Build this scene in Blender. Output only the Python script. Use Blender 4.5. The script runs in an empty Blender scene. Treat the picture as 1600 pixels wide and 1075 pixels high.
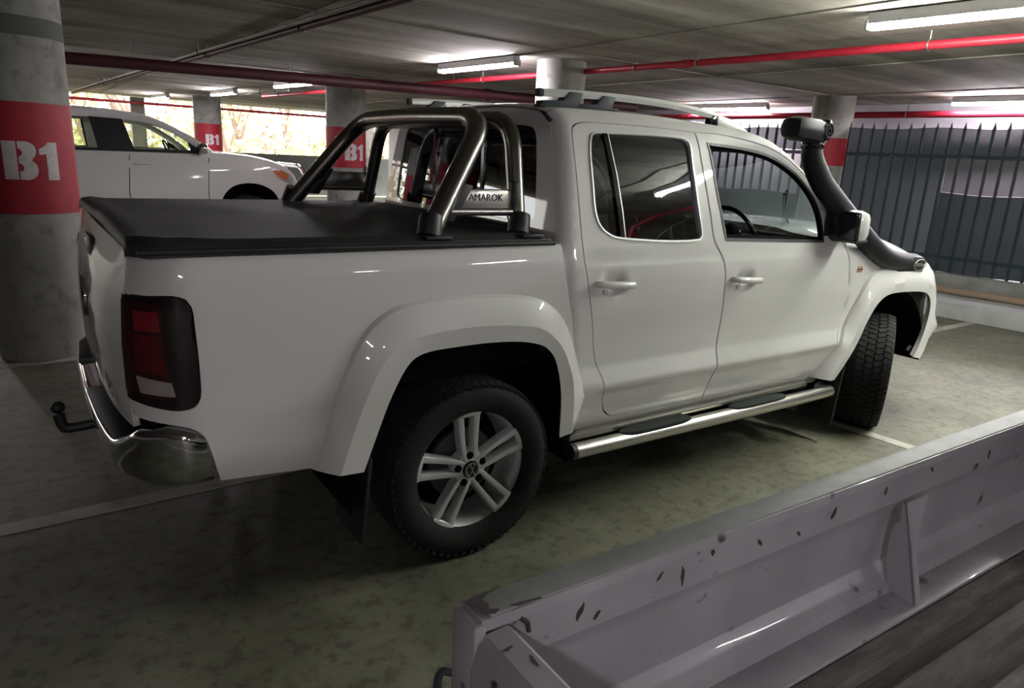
import bpy, bmesh, math, random
import numpy as np
from mathutils import Vector, Matrix
from mathutils.geometry import delaunay_2d_cdt
random.seed(7)
PI = math.pi
SC = bpy.context.scene
COL = SC.collection
# ------------------------------------------------------------------ camera
cd = bpy.data.cameras.new('camera'); cam = bpy.data.objects.new('camera', cd); COL.objects.link(cam)
yaw, pitch, roll = math.radians(54.6), math.radians(14.85), math.radians(3.1)
fw = Vector((math.cos(yaw)*math.cos(pitch), math.sin(yaw)*math.cos(pitch), -math.sin(pitch)))
rt = Vector((math.sin(yaw), -math.cos(yaw), 0)); up = rt.cross(fw)
R = math.cos(roll)*rt + math.sin(roll)*up; U = -math.sin(roll)*rt + math.cos(roll)*up
cam.matrix_world = Matrix(((R.x, U.x, -fw.x, -1.40), (R.y, U.y, -fw.y, -3.128), (R.z, U.z, -fw.z, 1.60), (0, 0, 0, 1)))
cd.sensor_width = 36; cd.lens = 36*1100/1600; cd.clip_start = .02; cd.clip_end = 400
SC.camera = cam
# ------------------------------------------------------------------ world, exposure
SC.view_settings.view_transform = 'Standard'; SC.view_settings.look = 'None'
SC.view_settings.gamma = 1; SC.view_settings.use_curve_mapping = False
SC.view_settings.exposure = 0.12
SC.cycles.use_denoising = True
SC.cycles.max_bounces = 8; SC.cycles.diffuse_bounces = 4; SC.cycles.glossy_bounces = 5
SC.cycles.transparent_max_bounces = 24; SC.cycles.sample_clamp_indirect = 8
wd = bpy.data.worlds.new('world'); SC.world = wd; wd.use_nodes = True
bg = wd.node_tree.nodes['Background']; bg.inputs[0].default_value = (1.0, .98, .93, 1); bg.inputs[1].default_value = 6.5
TUBE = 230.0          # radiance of a fluorescent tube
# ------------------------------------------------------------------ materials
MATS = {}
def srgb(r, g, b):
    f = lambda c: (c/255/12.92 if c/255 <= .04045 else ((c/255+.055)/1.055)**2.4)
    return (f(r), f(g), f(b), 1)
def mat(name, col, rough=.5, metal=0, coat=0, spec=.5, noise=None, bump=None, emit=None):
    """noise = (scale, colour2, lo, hi, stretch) mottles the colour, bump = (scale, strength)"""
    m = bpy.data.materials.new(name); m.use_nodes = True; nt = m.node_tree; b = nt.nodes['Principled BSDF']
    col = tuple(col[:3])+(1,)
    b.inputs['Base Color'].default_value = col; b.inputs['Roughness'].default_value = rough
    b.inputs['Metallic'].default_value = metal; b.inputs['Coat Weight'].default_value = coat
    b.inputs['Coat Roughness'].default_value = .03; b.inputs['Specular IOR Level'].default_value = spec
    if noise or bump:
        tc = nt.nodes.new('ShaderNodeTexCoord'); mp = nt.nodes.new('ShaderNodeMapping')
        nt.links.new(tc.outputs['Object'], mp.inputs[0])
    if noise:
        sc_, c2, lo, hi = noise[:4]
        if len(noise) > 4: mp.inputs['Scale'].default_value = noise[4]
        n = nt.nodes.new('ShaderNodeTexNoise'); n.inputs['Scale'].default_value = sc_; n.inputs['Detail'].default_value = 6; n.inputs['Roughness'].default_value = .65
        nt.links.new(mp.outputs[0], n.inputs['Vector'])
        r = nt.nodes.new('ShaderNodeValToRGB'); r.color_ramp.elements[0].position = lo; r.color_ramp.elements[1].position = hi
        r.color_ramp.elements[0].color = col; r.color_ramp.elements[1].color = tuple(c2[:3])+(1,)
        nt.links.new(n.outputs['Fac'], r.inputs[0]); nt.links.new(r.outputs[0], b.inputs['Base Color'])
    if bump:
        n2 = nt.nodes.new('ShaderNodeTexNoise'); n2.inputs['Scale'].default_value = bump[0]; n2.inputs['Detail'].default_value = 5
        nt.links.new(mp.outputs[0], n2.inputs['Vector'])
        bp = nt.nodes.new('ShaderNodeBump'); bp.inputs['Strength'].default_value = bump[1]; bp.inputs['Distance'].default_value = .01
        nt.links.new(n2.outputs['Fac'], bp.inputs['Height']); nt.links.new(bp.outputs[0], b.inputs['Normal'])
    if emit:
        b.inputs['Emission Color'].default_value = tuple(emit[:3])+(1,); b.inputs['Emission Strength'].default_value = emit[3]
    MATS[name] = m; return m
def glassmat(name, tint, gloss=(.9, .95, 1), gl=(1.1, .03)):
    m = bpy.data.materials.new(name); m.use_nodes = True; nt = m.node_tree; nt.nodes.clear()
    o = nt.nodes.new('ShaderNodeOutputMaterial'); t = nt.nodes.new('ShaderNodeBsdfTransparent'); g = nt.nodes.new('ShaderNodeBsdfGlossy')
    mx = nt.nodes.new('ShaderNodeMixShader'); fr = nt.nodes.new('ShaderNodeFresnel'); fr.inputs[0].default_value = 1.52
    t.inputs[0].default_value = tuple(tint)+(1,); g.inputs['Roughness'].default_value = .015; g.inputs[0].default_value = tuple(gloss)+(1,)
    ad = nt.nodes.new('ShaderNodeMath'); ad.operation = 'MULTIPLY_ADD'; ad.inputs[1].default_value = gl[0]; ad.inputs[2].default_value = gl[1]
    nt.links.new(fr.outputs[0], ad.inputs[0]); nt.links.new(ad.outputs[0], mx.inputs[0])
    nt.links.new(t.outputs[0], mx.inputs[1]); nt.links.new(g.outputs[0], mx.inputs[2]); nt.links.new(mx.outputs[0], o.inputs[0])
    MATS[name] = m; return m
def netmat(name, col, through):
    m = bpy.data.materials.new(name); m.use_nodes = True; nt = m.node_tree; nt.nodes.clear()
    o = nt.nodes.new('ShaderNodeOutputMaterial'); t = nt.nodes.new('ShaderNodeBsdfTransparent'); d = nt.nodes.new('ShaderNodeBsdfDiffuse')
    d.inputs[0].default_value = tuple(col)+(1,); mx = nt.nodes.new('ShaderNodeMixShader'); mx.inputs[0].default_value = 1-through
    nt.links.new(t.outputs[0], mx.inputs[1]); nt.links.new(d.outputs[0], mx.inputs[2]); nt.links.new(mx.outputs[0], o.inputs[0])
    MATS[name] = m; return m
M = {}
M['paint'] = mat('white_paint', (.62, .61, .59), .45, 0, 1.0)
M['suvpaint'] = mat('suv_white_paint', (.66, .66, .65), .45, 0, 1.0)
M['black'] = mat('black_plastic', (.012, .012, .014), .5)
M['gloss_black'] = mat('gloss_black', (.008, .008, .010), .12)
M['under'] = mat('underbody_black', (.002, .002, .002), .95, spec=.1)
M['rubber'] = mat('tyre_rubber', (.010, .010, .0105), .8, spec=.25, noise=(30, (.017, .017, .017), .4, .7), bump=(60, .3))
M['vinyl'] = mat('tonneau_vinyl', (.011, .0115, .0125), .6, noise=(5, (.026, .026, .027), .35, .75), bump=(140, .25))
M['alloy'] = mat('alloy_silver', (.62, .62, .63), .38, .5)
M['disc'] = mat('brake_disc', (.12, .12, .12), .5, .8)
M['chrome'] = mat('chrome', (.62, .62, .64), .08, 1)
M['bar'] = mat('bar_steel', (.34, .325, .30), .27, 1)
M['steel'] = mat('step_steel', (.55, .54, .50), .28, 1)
M['trim_bright'] = mat('window_bright_trim', (.62, .63, .62), .35, .6)
M['railgrey'] = mat('rail_foot_grey', (.035, .044, .050), .6, spec=.3)
M['railalu'] = mat('rail_aluminium', (.62, .63, .60), .35, .3)
M['seat'] = mat('seat_cloth', (.02, .02, .023), .9)
M['dash'] = mat('dash_black', (.018, .018, .020), .7)
M['latch'] = mat('latch_dark_steel', (.035, .032, .032), .55, .4)
M['trimgrey'] = mat('interior_grey', (.07, .07, .07), .7)
M['red_lens'] = mat('tail_lens_red', (.030, .003, .006), .08, 0, .5)
M['red_in'] = mat('tail_red_reflector', (.16, .006, .014), .2, 0, .4)
M['smoke'] = mat('tail_lens_smoked', (.008, .003, .006), .10, 0, .22)
M['white_lens'] = mat('tail_lens_clear', (.26, .23, .22), .15)
M['amber'] = mat('indicator_amber', (.55, .16, .04), .15, 0, .5)
M['repeater'] = mat('repeater_lens', (.48, .26, .18), .15)
M['pad'] = mat('step_pad_rubber', (.025, .030, .028), .8, spec=.2)
M['lampglass'] = mat('headlamp_clear', (.45, .46, .47), .1, .3, .5)
M['glass_dark'] = glassmat('tinted_glass', (.08, .085, .09), gl=(1.7, .08))
M['glass_mid'] = glassmat('side_glass', (.30, .34, .35))
M['glass_rear'] = glassmat('rear_glass', (.22, .23, .26))
M['glass_suv'] = glassmat('suv_glass', (.82, .88, .76))
M['mirror'] = mat('mirror_glass', (.05, .055, .06), .05, .6)
M['letters'] = mat('plate_letters', (.02, .02, .02), .5)
M['snork'] = mat('snorkel_plastic', (.013, .016, .018), .5, spec=.22)
M['redpaint'] = mat('column_red', (.36, .012, .028), .6, noise=(9, (.28, .010, .022), .4, .75))
M['sign_white'] = mat('stencil_white', (.62, .58, .58), .7, noise=(25, (.5, .45, .46), .45, .7))
M['line'] = mat('line_paint', (.42, .41, .36), .8, noise=(6, (.24, .235, .20), .5, .72))
M['pipe_red'] = mat('pipe_red', (.42, .016, .035), .4, noise=(12, (.3, .012, .025), .4, .7))
M['pipe_dark'] = mat('pipe_dark_red', (.055, .009, .016), .55)
M['pipe_grey'] = mat('conduit_grey', (.30, .28, .25), .5, .3)
M['galv'] = mat('galvanised', (.25, .24, .23), .45, .8)
M['housing'] = mat('lamp_housing', (.62, .62, .63), .5)
M['tube'] = mat('tube_light', (.9, .9, .9), .4, emit=(1.0, .94, 1.0, TUBE))
M['tube_g'] = mat('tube_light_greenish', (.9, .9, .9), .4, emit=(.96, 1.0, .90, TUBE))
M['fence'] = mat('fence_black', (.018, .022, .026), .5)
M['net'] = netmat('shade_net', (.042, .060, .070), .15)
M['net3'] = netmat('thin_net', (.06, .072, .080), .27)
M['net2'] = netmat('shade_cloth', (.030, .042, .048), .04)
M['plinth'] = mat('plinth_concrete', (.23, .235, .22), .85, noise=(4, (.16, .16, .15), .4, .7), bump=(30, .3))
M['kerb'] = mat('kerb_concrete', (.42, .43, .42), .8, noise=(3, (.30, .30, .29), .4, .7), bump=(25, .2))
M['pipe_brown'] = mat('pipe_brown', (.27, .19, .135), .6)
M['wall'] = mat('wall_pale', (.36, .335, .36), .85, noise=(2, (.30, .28, .30), .4, .7))
M['parapet'] = mat('parapet_concrete', (.10, .105, .10), .85, noise=(1.5, (.07, .072, .068), .4, .7))
M['trunk'] = mat('tree_bark', (.30, .22, .19), .9, noise=(8, (.22, .16, .13), .4, .7))
M['leaf1'] = mat('leaf_yellow_green', (.40, .42, .20), .8, noise=(3, (.48, .45, .28), .35, .7))
M['leaf2'] = mat('leaf_pale_brown', (.46, .35, .29), .8, noise=(3, (.48, .42, .30), .35, .7))
M['earth'] = mat('dry_earth', (.45, .40, .26), .9, noise=(1, (.35, .38, .18), .35, .7))
M['traywhite'] = None
# ------------------------------------------------------------------ generic helpers
def link(name, me, m, parent=None):
    o = bpy.data.objects.new(name, me); COL.objects.link(o)
    if m is not None: me.materials.append(m)
    if parent is not None: o.parent = parent
    return o
def add(name, V, F, m, parent=None, smooth=True, normals=None):
    me = bpy.data.meshes.new(name)
    me.from_pydata([tuple(map(float, v)) for v in V], [], [tuple(map(int, f)) for f in F])
    me.update()
    if smooth: me.polygons.foreach_set('use_smooth', [True]*len(me.polygons))
    if normals is not None: me.normals_split_custom_set_from_vertices([tuple(map(float, n)) for n in normals])
    return link(name, me, m, parent)
def thing(name, label, cat, loc=(0, 0, 0), rz=0, group=None):
    o = bpy.data.objects.new(name, None); COL.objects.link(o); o.location = loc; o.rotation_euler = (0, 0, rz)
    o['label'] = label; o['category'] = cat
    if group: o['group'] = group
    return o
def tag(o, label, cat, group=None):
    o['label'] = label; o['category'] = cat
    if group: o['group'] = group
    return o
def struct(o, label=None):
    o['kind'] = 'structure'
    if label: o['label'] = label
    return o
def lab(o, s): o['label'] = s; return o
class MB:
    """collects simple solids into one mesh"""
    def __init__(s): s.V = []; s.F = []
    def raw(s, V, F):
        n = len(s.V); s.V += [tuple(v) for v in V]; s.F += [tuple(i+n for i in f) for f in F]; return s
    def box(s, c, d, rot=None, bev=0):
        bm = bmesh.new(); bmesh.ops.create_cube(bm, size=1)
        for v in bm.verts: v.co = Vector((v.co.x*d[0], v.co.y*d[1], v.co.z*d[2]))
        if bev: bmesh.ops.bevel(bm, geom=bm.edges[:], offset=bev, segments=2, profile=.5, affect='EDGES')
        bm.verts.index_update()
        mt = rot if rot is not None else Matrix.Identity(3)
        V = [tuple(mt @ v.co + Vector(c)) for v in bm.verts]; F = [[v.index for v in f.verts] for f in bm.faces]
        bm.free(); return s.raw(V, F)
    def tube(s, pts, r, seg=16, smooth=0, cap=True):
        P = [Vector(p) for p in pts]
        rr = r if isinstance(r, (list, tuple)) else [r]*len(P)
        if smooth:
            P2, r2 = [], []
            for i in range(len(P)-1):
                p0, p1, p2, p3 = P[max(i-1, 0)], P[i], P[i+1], P[min(i+2, len(P)-1)]
                for k in range(smooth):
                    t = k/smooth
                    P2.append(.5*((2*p1)+(p2-p0)*t+(2*p0-5*p1+4*p2-p3)*t*t+(3*p1-p0-3*p2+p3)*t**3)); r2.append(rr[i]*(1-t)+rr[i+1]*t)
            P2.append(P[-1]); r2.append(rr[-1]); P, rr = P2, r2
        V, F = [], []; n = len(P)
        T = [(P[min(i+1, n-1)]-P[max(i-1, 0)]).normalized() for i in range(n)]
        a = Vector((0, 0, 1)) if abs(T[0].z) < .9 else Vector((1, 0, 0))
        N = (a - T[0]*a.dot(T[0])).normalized()
        for i in range(n):
            N = (N - T[i]*N.dot(T[i])).normalized(); B = T[i].cross(N)
            for k in range(seg):
                an = 2*PI*k/seg; V.append(P[i]+(N*math.cos(an)+B*math.sin(an))*rr[i])
        for i in range(n-1):
            for k in range(seg):
                F.append((i*seg+k, i*seg+(k+1) % seg, (i+1)*seg+(k+1) % seg, (i+1)*seg+k))
        if cap: F.append(tuple(range(seg))[::-1]); F.append(tuple((n-1)*seg+k for k in range(seg)))
        return s.raw(V, F)
    def lathe(s, prof, seg=48, axis='y', c=(0, 0, 0), closed=False):
        """prof = (radius, along) pairs turned about an axis through c"""
        V, F = [], []; n = len(prof)
        for k in range(seg):
            a = 2*PI*k/seg; ca, sa = math.cos(a), math.sin(a)
            for r, h in prof:
                if axis == 'y': V.append((c[0]+r*ca, c[1]+h, c[2]+r*sa))
                elif axis == 'z': V.append((c[0]+r*ca, c[1]+r*sa, c[2]+h))
                else: V.append((c[0]+h, c[1]+r*ca, c[2]+r*sa))
        for k in range(seg):
            k2 = (k+1) % seg
            for i in range(n-1 if not closed else n):
                i2 = (i+1) % n
                f = (k*n+i, k2*n+i, k2*n+i2, k*n+i2)
                F.append(f if axis != 'y' else f[::-1])
        return s.raw(V, F)
    def prism(s, poly, h0, h1, axis='y'):
        n = len(poly)
        def mk(p, h): return (p[0], h, p[1]) if axis == 'y' else ((p[0], p[1], h) if axis == 'z' else (h, p[0], p[1]))
        V = [mk(p, h0) for p in poly]+[mk(p, h1) for p in poly]
        F = [tuple(range(n)), tuple(range(n, 2*n))[::-1]]+[(i, i+n, (i+1) % n+n, (i+1) % n) for i in range(n)]
        return s.raw(V, F)
    def build(s, name, m, parent=None, smooth=None, bevel=0, angle=40):
        me = bpy.data.meshes.new(name); me.from_pydata([tuple(map(float, v)) for v in s.V], [], s.F); me.update()
        bm = bmesh.new(); bm.from_mesh(me); bmesh.ops.recalc_face_normals(bm, faces=bm.faces[:])
        if bevel:
            es = [e for e in bm.edges if len(e.link_faces) == 2 and e.calc_face_angle(0) > math.radians(35)]
            bmesh.ops.bevel(bm, geom=es, offset=bevel, segments=2, profile=.5, affect='EDGES', clamp_overlap=True)
        bm.to_mesh(me); bm.free()
        me.polygons.foreach_set('use_smooth', [True]*len(me.polygons))
        me.set_sharp_from_angle(angle=math.radians(angle))
        return link(name, me, m, parent)
def spl(pts, seg=.03):
    """closed outline through pts; a third item marks a corner; Catmull-Rom between corners; points ~seg apart"""
    n = len(pts); P = [np.array(p[:2], float) for p in pts]; cor = [len(p) > 2 for p in pts]; out = []
    for i in range(n):
        p1, p2 = P[i], P[(i+1) % n]
        p0 = P[i-1] if not cor[i] else p1-(p2-p1)
        p3 = P[(i+2) % n] if not cor[(i+1) % n] else p2+(p2-p1)
        d01, d12, d23 = [max(np.linalg.norm(a)**.5, 1e-4) for a in (p1-p0, p2-p1, p3-p2)]
        m1 = (p1-p0)/d01-(p2-p0)/(d01+d12)+(p2-p1)/d12; m2 = (p2-p1)/d12-(p3-p1)/(d12+d23)+(p3-p2)/d23
        m1, m2 = m1*d12, m2*d12
        if cor[i] and cor[(i+1) % n]: m1 = m2 = p2-p1
        k = max(1, int(math.ceil(np.linalg.norm(p2-p1)/seg)))
        for j in range(k):
            t = j/k; out.append((2*t**3-3*t*t+1)*p1+(t**3-2*t*t+t)*m1+(-2*t**3+3*t*t)*p2+(t**3-t*t)*m2)
    return np.array(out)
def area(P): x, y = P[:, 0], P[:, 1]; return .5*np.sum(x*np.roll(y, -1)-np.roll(x, -1)*y)
def offset(P, d):
    """move a closed outline inwards by d"""
    if area(P) < 0: P = P[::-1]
    t = np.roll(P, -1, 0)-np.roll(P, 1, 0); t /= np.linalg.norm(t, axis=1)[:, None]+1e-9
    return P+np.stack([-t[:, 1], t[:, 0]], 1)*d
def inside(P, q):
    x, y = q[:, 0], q[:, 1]; r = np.zeros(len(q), bool); n = len(P)
    for i in range(n):
        x1, y1 = P[i]; x2, y2 = P[(i+1) % n]
        c = ((y1 > y) != (y2 > y)); 
        with np.errstate(divide='ignore', invalid='ignore'):
            r ^= c & (x < (x2-x1)*(y-y1)/(y2-y1+1e-30)+x1)
    return r
def segdist(P, q):
    d = np.full(len(q), 1e9)
    for i in range(len(P)):
        a, b = P[i], P[(i+1) % len(P)]; ab = b-a; t = np.clip(((q-a)@ab)/(ab@ab+1e-12), 0, 1)
        d = np.minimum(d, np.linalg.norm(q-(a+t[:, None]*ab), axis=1))
    return d
def panel(name, outline, holes, fn, m, parent, step=.03, rim=.014, off=0.0, both=True, mirror=False, extra=None):
    """sheet cut to an outline (with holes) in the (u,z) plane and laid on surface fn(u,z)->(x,y,z); its edges are folded in by rim"""
    loops = [outline if area(outline) > 0 else outline[::-1]]+[h if area(h) < 0 else h[::-1] for h in holes]
    lo, hi = loops[0].min(0), loops[0].max(0)
    gx, gz = np.meshgrid(np.arange(lo[0]+step/2, hi[0], step), np.arange(lo[1]+step/2, hi[1], step))
    gx = gx + (np.arange(gx.shape[0]) % 2)[:, None]*step*.5
    g = np.stack([gx.ravel(), gz.ravel()], 1)
    ok = inside(loops[0], g)
    for h in loops[1:]: ok &= ~inside(h, g)
    for l in loops: ok &= segdist(l, g) > step*.45
    g = g[ok]
    pts, edges = [], []
    for l in loops:
        n0 = len(pts); k = len(l)
        pts += [Vector(p) for p in l]; edges += [(n0+i, n0+(i+1) % k) for i in range(k)]
    pts += [Vector(p) for p in g]
    rv, re, rf, *_ = delaunay_2d_cdt(pts, edges, [], 0, 1e-6)
    q = np.array([(v.x, v.y) for v in rv]); T = np.array([f for f in rf if len(f) == 3])
    c = q[T].mean(1); keep = inside(loops[0], c)
    for h in loops[1:]: keep &= ~inside(h, c)
    T = T[keep]
    def ev(a, b):
        e = 1e-3; p = np.array(fn(a, b)); du = np.array(fn(a+e, b))-np.array(fn(a-e, b)); dv = np.array(fn(a, b+e))-np.array(fn(a, b-e))
        n = np.cross(du, dv); n /= np.linalg.norm(n)+1e-12; return p, n
    V, N = [], []
    for a, b in q: 
        p, n = ev(a, b); V.append(p+n*off); N.append(n)
    F = [tuple(t) if np.cross(q[t[1]]-q[t[0]], q[t[2]]-q[t[0]]) > 0 else (t[0], t[2], t[1]) for t in T]
    if rim:
        for l in loops:
            k = len(l); base = len(V); tt = np.roll(l, -1, 0)-np.roll(l, 1, 0)
            for i in range(k):
                a, b = l[i]; p, n = ev(a, b); d = tt[i]/(np.linalg.norm(tt[i])+1e-9)
                e = 1e-3; ou = np.array(fn(a+d[1]*e, b-d[0]*e))-p; ou /= np.linalg.norm(ou)+1e-12
                nn = ou*.8+n*.6; V.append(p+n*off); N.append(nn/np.linalg.norm(nn))
                V.append(p+n*(off-rim)); N.append(ou)
            for i in range(k):
                j = (i+1) % k; F.append((base+2*i, base+2*i+1, base+2*j+1, base+2*j))
    if mirror:
        V = [(v[0], -v[1], v[2]) for v in V]; N = [(n[0], -n[1], n[2]) for n in N]; F = [f[::-1] for f in F]
    return add(name, V, F, m, parent, True, N)
def loft(curves, name, m, parent, closed=False, flip=False, mirror=False, angle=40):
    n = len(curves[0]); V = [tuple(p) for c in curves for p in c]; F = []
    for i in range(len(curves)-1):
        for k in range(n if closed else n-1):
            k2 = (k+1) % n; f = (i*n+k, i*n+k2, (i+1)*n+k2, (i+1)*n+k); F.append(f[::-1] if flip else f)
    if mirror: V = [(v[0], -v[1], v[2]) for v in V]; F = [f[::-1] for f in F]
    o = add(name, V, F, m, parent); o.data.set_sharp_from_angle(angle=math.radians(angle)); return o
def resamp(P, n):
    P = np.array(P, float); d = np.r_[0, np.cumsum(np.linalg.norm(np.diff(P, axis=0), axis=1))]
    s = np.linspace(0, d[-1], n); return np.stack([np.interp(s, d, P[:, i]) for i in range(P.shape[1])], 1)
def crom(pts, n=8):
    P = [np.array(p, float) for p in pts]; out = []
    for i in range(len(P)-1):
        p0 = P[i-1] if i else 2*P[0]-P[1]; p1, p2 = P[i], P[i+1]; p3 = P[i+2] if i+2 < len(P) else 2*P[-1]-P[-2]
        for k in range(n):
            t = k/n; out.append(.5*((2*p1)+(p2-p0)*t+(2*p0-5*p1+4*p2-p3)*t*t+(3*p1-p0-3*p2+p3)*t**3))
    out.append(P[-1]); return np.array(out)
def mirror_copy(o, parent=None):
    me = o.data.copy(); me.flip_normals() if False else None
    V = [(v.co.x, -v.co.y, v.co.z) for v in o.data.vertices]; F = [tuple(p.vertices)[::-1] for p in o.data.polygons]
    c = add(o.name.split('.')[0], V, F, o.data.materials[0], parent or o.parent); c.data.set_sharp_from_angle(angle=math.radians(40)); return c
def text_mesh(s, size, depth):
    cu = bpy.data.curves.new('letters', 'FONT'); cu.body = s; cu.size = size; cu.extrude = depth; cu.align_x = 'CENTER'; cu.align_y = 'CENTER'; cu.resolution_u = 3
    ob = bpy.data.objects.new('letters', cu); COL.objects.link(ob)
    bpy.context.view_layer.update()
    me = bpy.data.meshes.new_from_object(ob.evaluated_get(bpy.context.evaluated_depsgraph_get()))
    bpy.data.objects.remove(ob); return me
def place(o, loc, xaxis, yaxis):
    x = Vector(xaxis).normalized(); z = x.cross(Vector(yaxis)).normalized(); y = z.cross(x)
    o.matrix_local = Matrix(((x.x, y.x, z.x, loc[0]), (x.y, y.y, z.y, loc[1]), (x.z, y.z, z.z, loc[2]), (0, 0, 0, 1))); return o
def smooth_table(zs, ws, sig=.012):
    z = np.arange(zs[0], zs[-1]+.0005, .002); w = np.interp(z, zs, ws); k = np.arange(-30, 31)*.002; g = np.exp(-.5*(k/sig)**2); g /= g.sum()
    wp = np.convolve(np.pad(w, 30, mode='reflect', reflect_type='odd'), g, 'valid'); return z, wp
# ================================================================== the setting
BD = Vector((-.0785, 1, 0)).normalized()            # the way the lamp rows and the fence run
BA = math.atan2(BD.y, BD.x)                          # its heading
BX = Vector((BD.y, -BD.x, 0))
def concrete(name, ramp, scale, streak, spots, rough, bump, streak_rot=0.0, spec=.4):
    m = bpy.data.materials.new(name); m.use_nodes = True; nt = m.node_tree; b = nt.nodes['Principled BSDF']; L = nt.links.new
    tc = nt.nodes.new('ShaderNodeTexCoord')
    def noise(sc_, det, stretch=(1, 1, 1), rz=0):
        mp = nt.nodes.new('ShaderNodeMapping'); mp.inputs['Scale'].default_value = stretch; mp.inputs['Rotation'].default_value = (0, 0, rz)
        n = nt.nodes.new('ShaderNodeTexNoise'); n.inputs['Scale'].default_value = sc_; n.inputs['Detail'].default_value = det; n.inputs['Roughness'].default_value = .62
        L(tc.outputs['Object'], mp.inputs[0]); L(mp.outputs[0], n.inputs['Vector']); return n.outputs['Fac']
    r = nt.nodes.new('ShaderNodeValToRGB'); e = r.color_ramp.elements
    while len(e) < len(ramp): e.new(.5)
    for i, (p, c) in enumerate(ramp): e[i].position = p; e[i].color = tuple(c)+(1,)
    mx = nt.nodes.new('ShaderNodeMath'); mx.operation = 'MULTIPLY_ADD'; mx.inputs[1].default_value = streak[1]
    ad = nt.nodes.new('ShaderNodeMath'); ad.operation = 'MULTIPLY'; ad.inputs[1].default_value = 1-streak[1]
    L(noise(scale, 8), ad.inputs[0]); L(noise(1, 3, streak[0], streak_rot), mx.inputs[0]); L(ad.outputs[0], mx.inputs[2]); L(mx.outputs[0], r.inputs[0])
    sp = nt.nodes.new('ShaderNodeValToRGB'); sp.color_ramp.elements[0].position = spots[1]; sp.color_ramp.elements[1].position = spots[1]+.14
    sp.color_ramp.elements[0].color = (spots[2],)*3+(1,); sp.color_ramp.elements[1].color = (1, 1, 1, 1)
    L(noise(spots[0], 3), sp.inputs[0])
    mc = nt.nodes.new('ShaderNodeMix'); mc.data_type = 'RGBA'; mc.blend_type = 'MULTIPLY'; mc.inputs[0].default_value = 1
    L(r.outputs[0], mc.inputs[6]); L(sp.outputs[0], mc.inputs[7]); L(mc.outputs[2], b.inputs['Base Color'])
    b.inputs['Roughness'].default_value = rough; b.inputs['Specular IOR Level'].default_value = spec
    bp = nt.nodes.new('ShaderNodeBump'); bp.inputs['Strength'].default_value = bump; bp.inputs['Distance'].default_value = .01
    L(noise(18, 6), bp.inputs['Height']); L(bp.outputs[0], b.inputs['Normal']); return m
M['floor'] = concrete('floor_concrete', [(.30, (.075, .073, .052)), (.48, (.132, .129, .090)), (.62, (.175, .172, .125)), (.74, (.23, .226, .17))], 2.2, ((.5, 2.2, 1), .22), (16, .36, .62), .6, .25)
M['ceil'] = concrete('ceiling_concrete', [(.34, (.12, .105, .088)), (.50, (.26, .238, .205)), (.64, (.42, .39, .345))], 1.1, ((.20, 2.4, 1), .66), (9, .30, .8), .9, .2, .08)
M['column'] = concrete('column_concrete', [(.3, (.20, .195, .18)), (.7, (.36, .355, .33))], 2.5, ((6, 6, .6), .3), (8, .33, .7), .85, .25)
HC = 2.68
f = MB().box((-3, 0, -.1), (30, 40.4, .2)).build('floor', M['floor']); struct(f)
c = MB().box((-3, 0, HC+.12), (30, 40.4, .24)).build('ceiling', M['ceil']); struct(c)
# shallow board joints of the soffit and a drop panel round each column row
for k, x in enumerate((-9.2, -6.7, -4.2, -1.7, .8, 3.3, 5.8, 8.3)):
    MB().box((x, 0, HC-.004), (.035, 40, .010)).build('soffit_joint', M['ceil'], c)
for y in (-12, -7, -2, 3, 8, 13, 18):
    MB().box((-3, y, HC-.004), (28, .03, .010)).build('soffit_joint', M['ceil'], c)
# white bay lines on the floor
def floor_line(p, q, w=.10):
    p, q = Vector(p), Vector(q); d = (q-p).normalized(); n = Vector((-d.y, d.x))*w/2
    return MB().prism([tuple(p+n), tuple(p-n), tuple(q-n), tuple(q+n)], 0, .003, axis='z').build('parking_line', M['line'], f)
floor_line((-5.2, .06), (2.3, .30)); floor_line((3.08, -2.9), (2.83, 1.2), .09); floor_line((4.4, .36), (7.70, .39))
floor_line((-5.2, -2.5), (-.2, -2.37)); floor_line((-5.2, 2.62), (2.3, 2.85)); floor_line((4.4, 3.1), (7.5, 3.25))
# far parapet, outside ground
def par(x): return 20+.0785*x
o = MB().prism([(-17, par(-17)), (11, par(11)), (11, par(11)+.2), (-17, par(-17)+.2)], 0, 1.29, 'z').build('wall_far', M['parapet']); struct(o, 'dark grey concrete parapet along the open far side of the car park')
o = MB().prism([(10.6, -19), (9.2, 19.6), (9.5, 19.6), (10.9, -19)], 0, HC, 'z').build('wall_right', M['wall']); struct(o, 'pale painted wall behind the black fence')
o = MB().box((-3, -19.6, HC/2), (29, .25, HC)).build('wall_near', M['wall']); struct(o)
o = MB().box((-17.2, 0, HC/2), (.25, 39, HC)).build('wall_left', M['wall']); struct(o)
o = MB().box((0, 62, -.45), (160, 82, .3)).build('ground', M['earth']); struct(o, 'dry earth and grass outside the car park')
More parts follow.
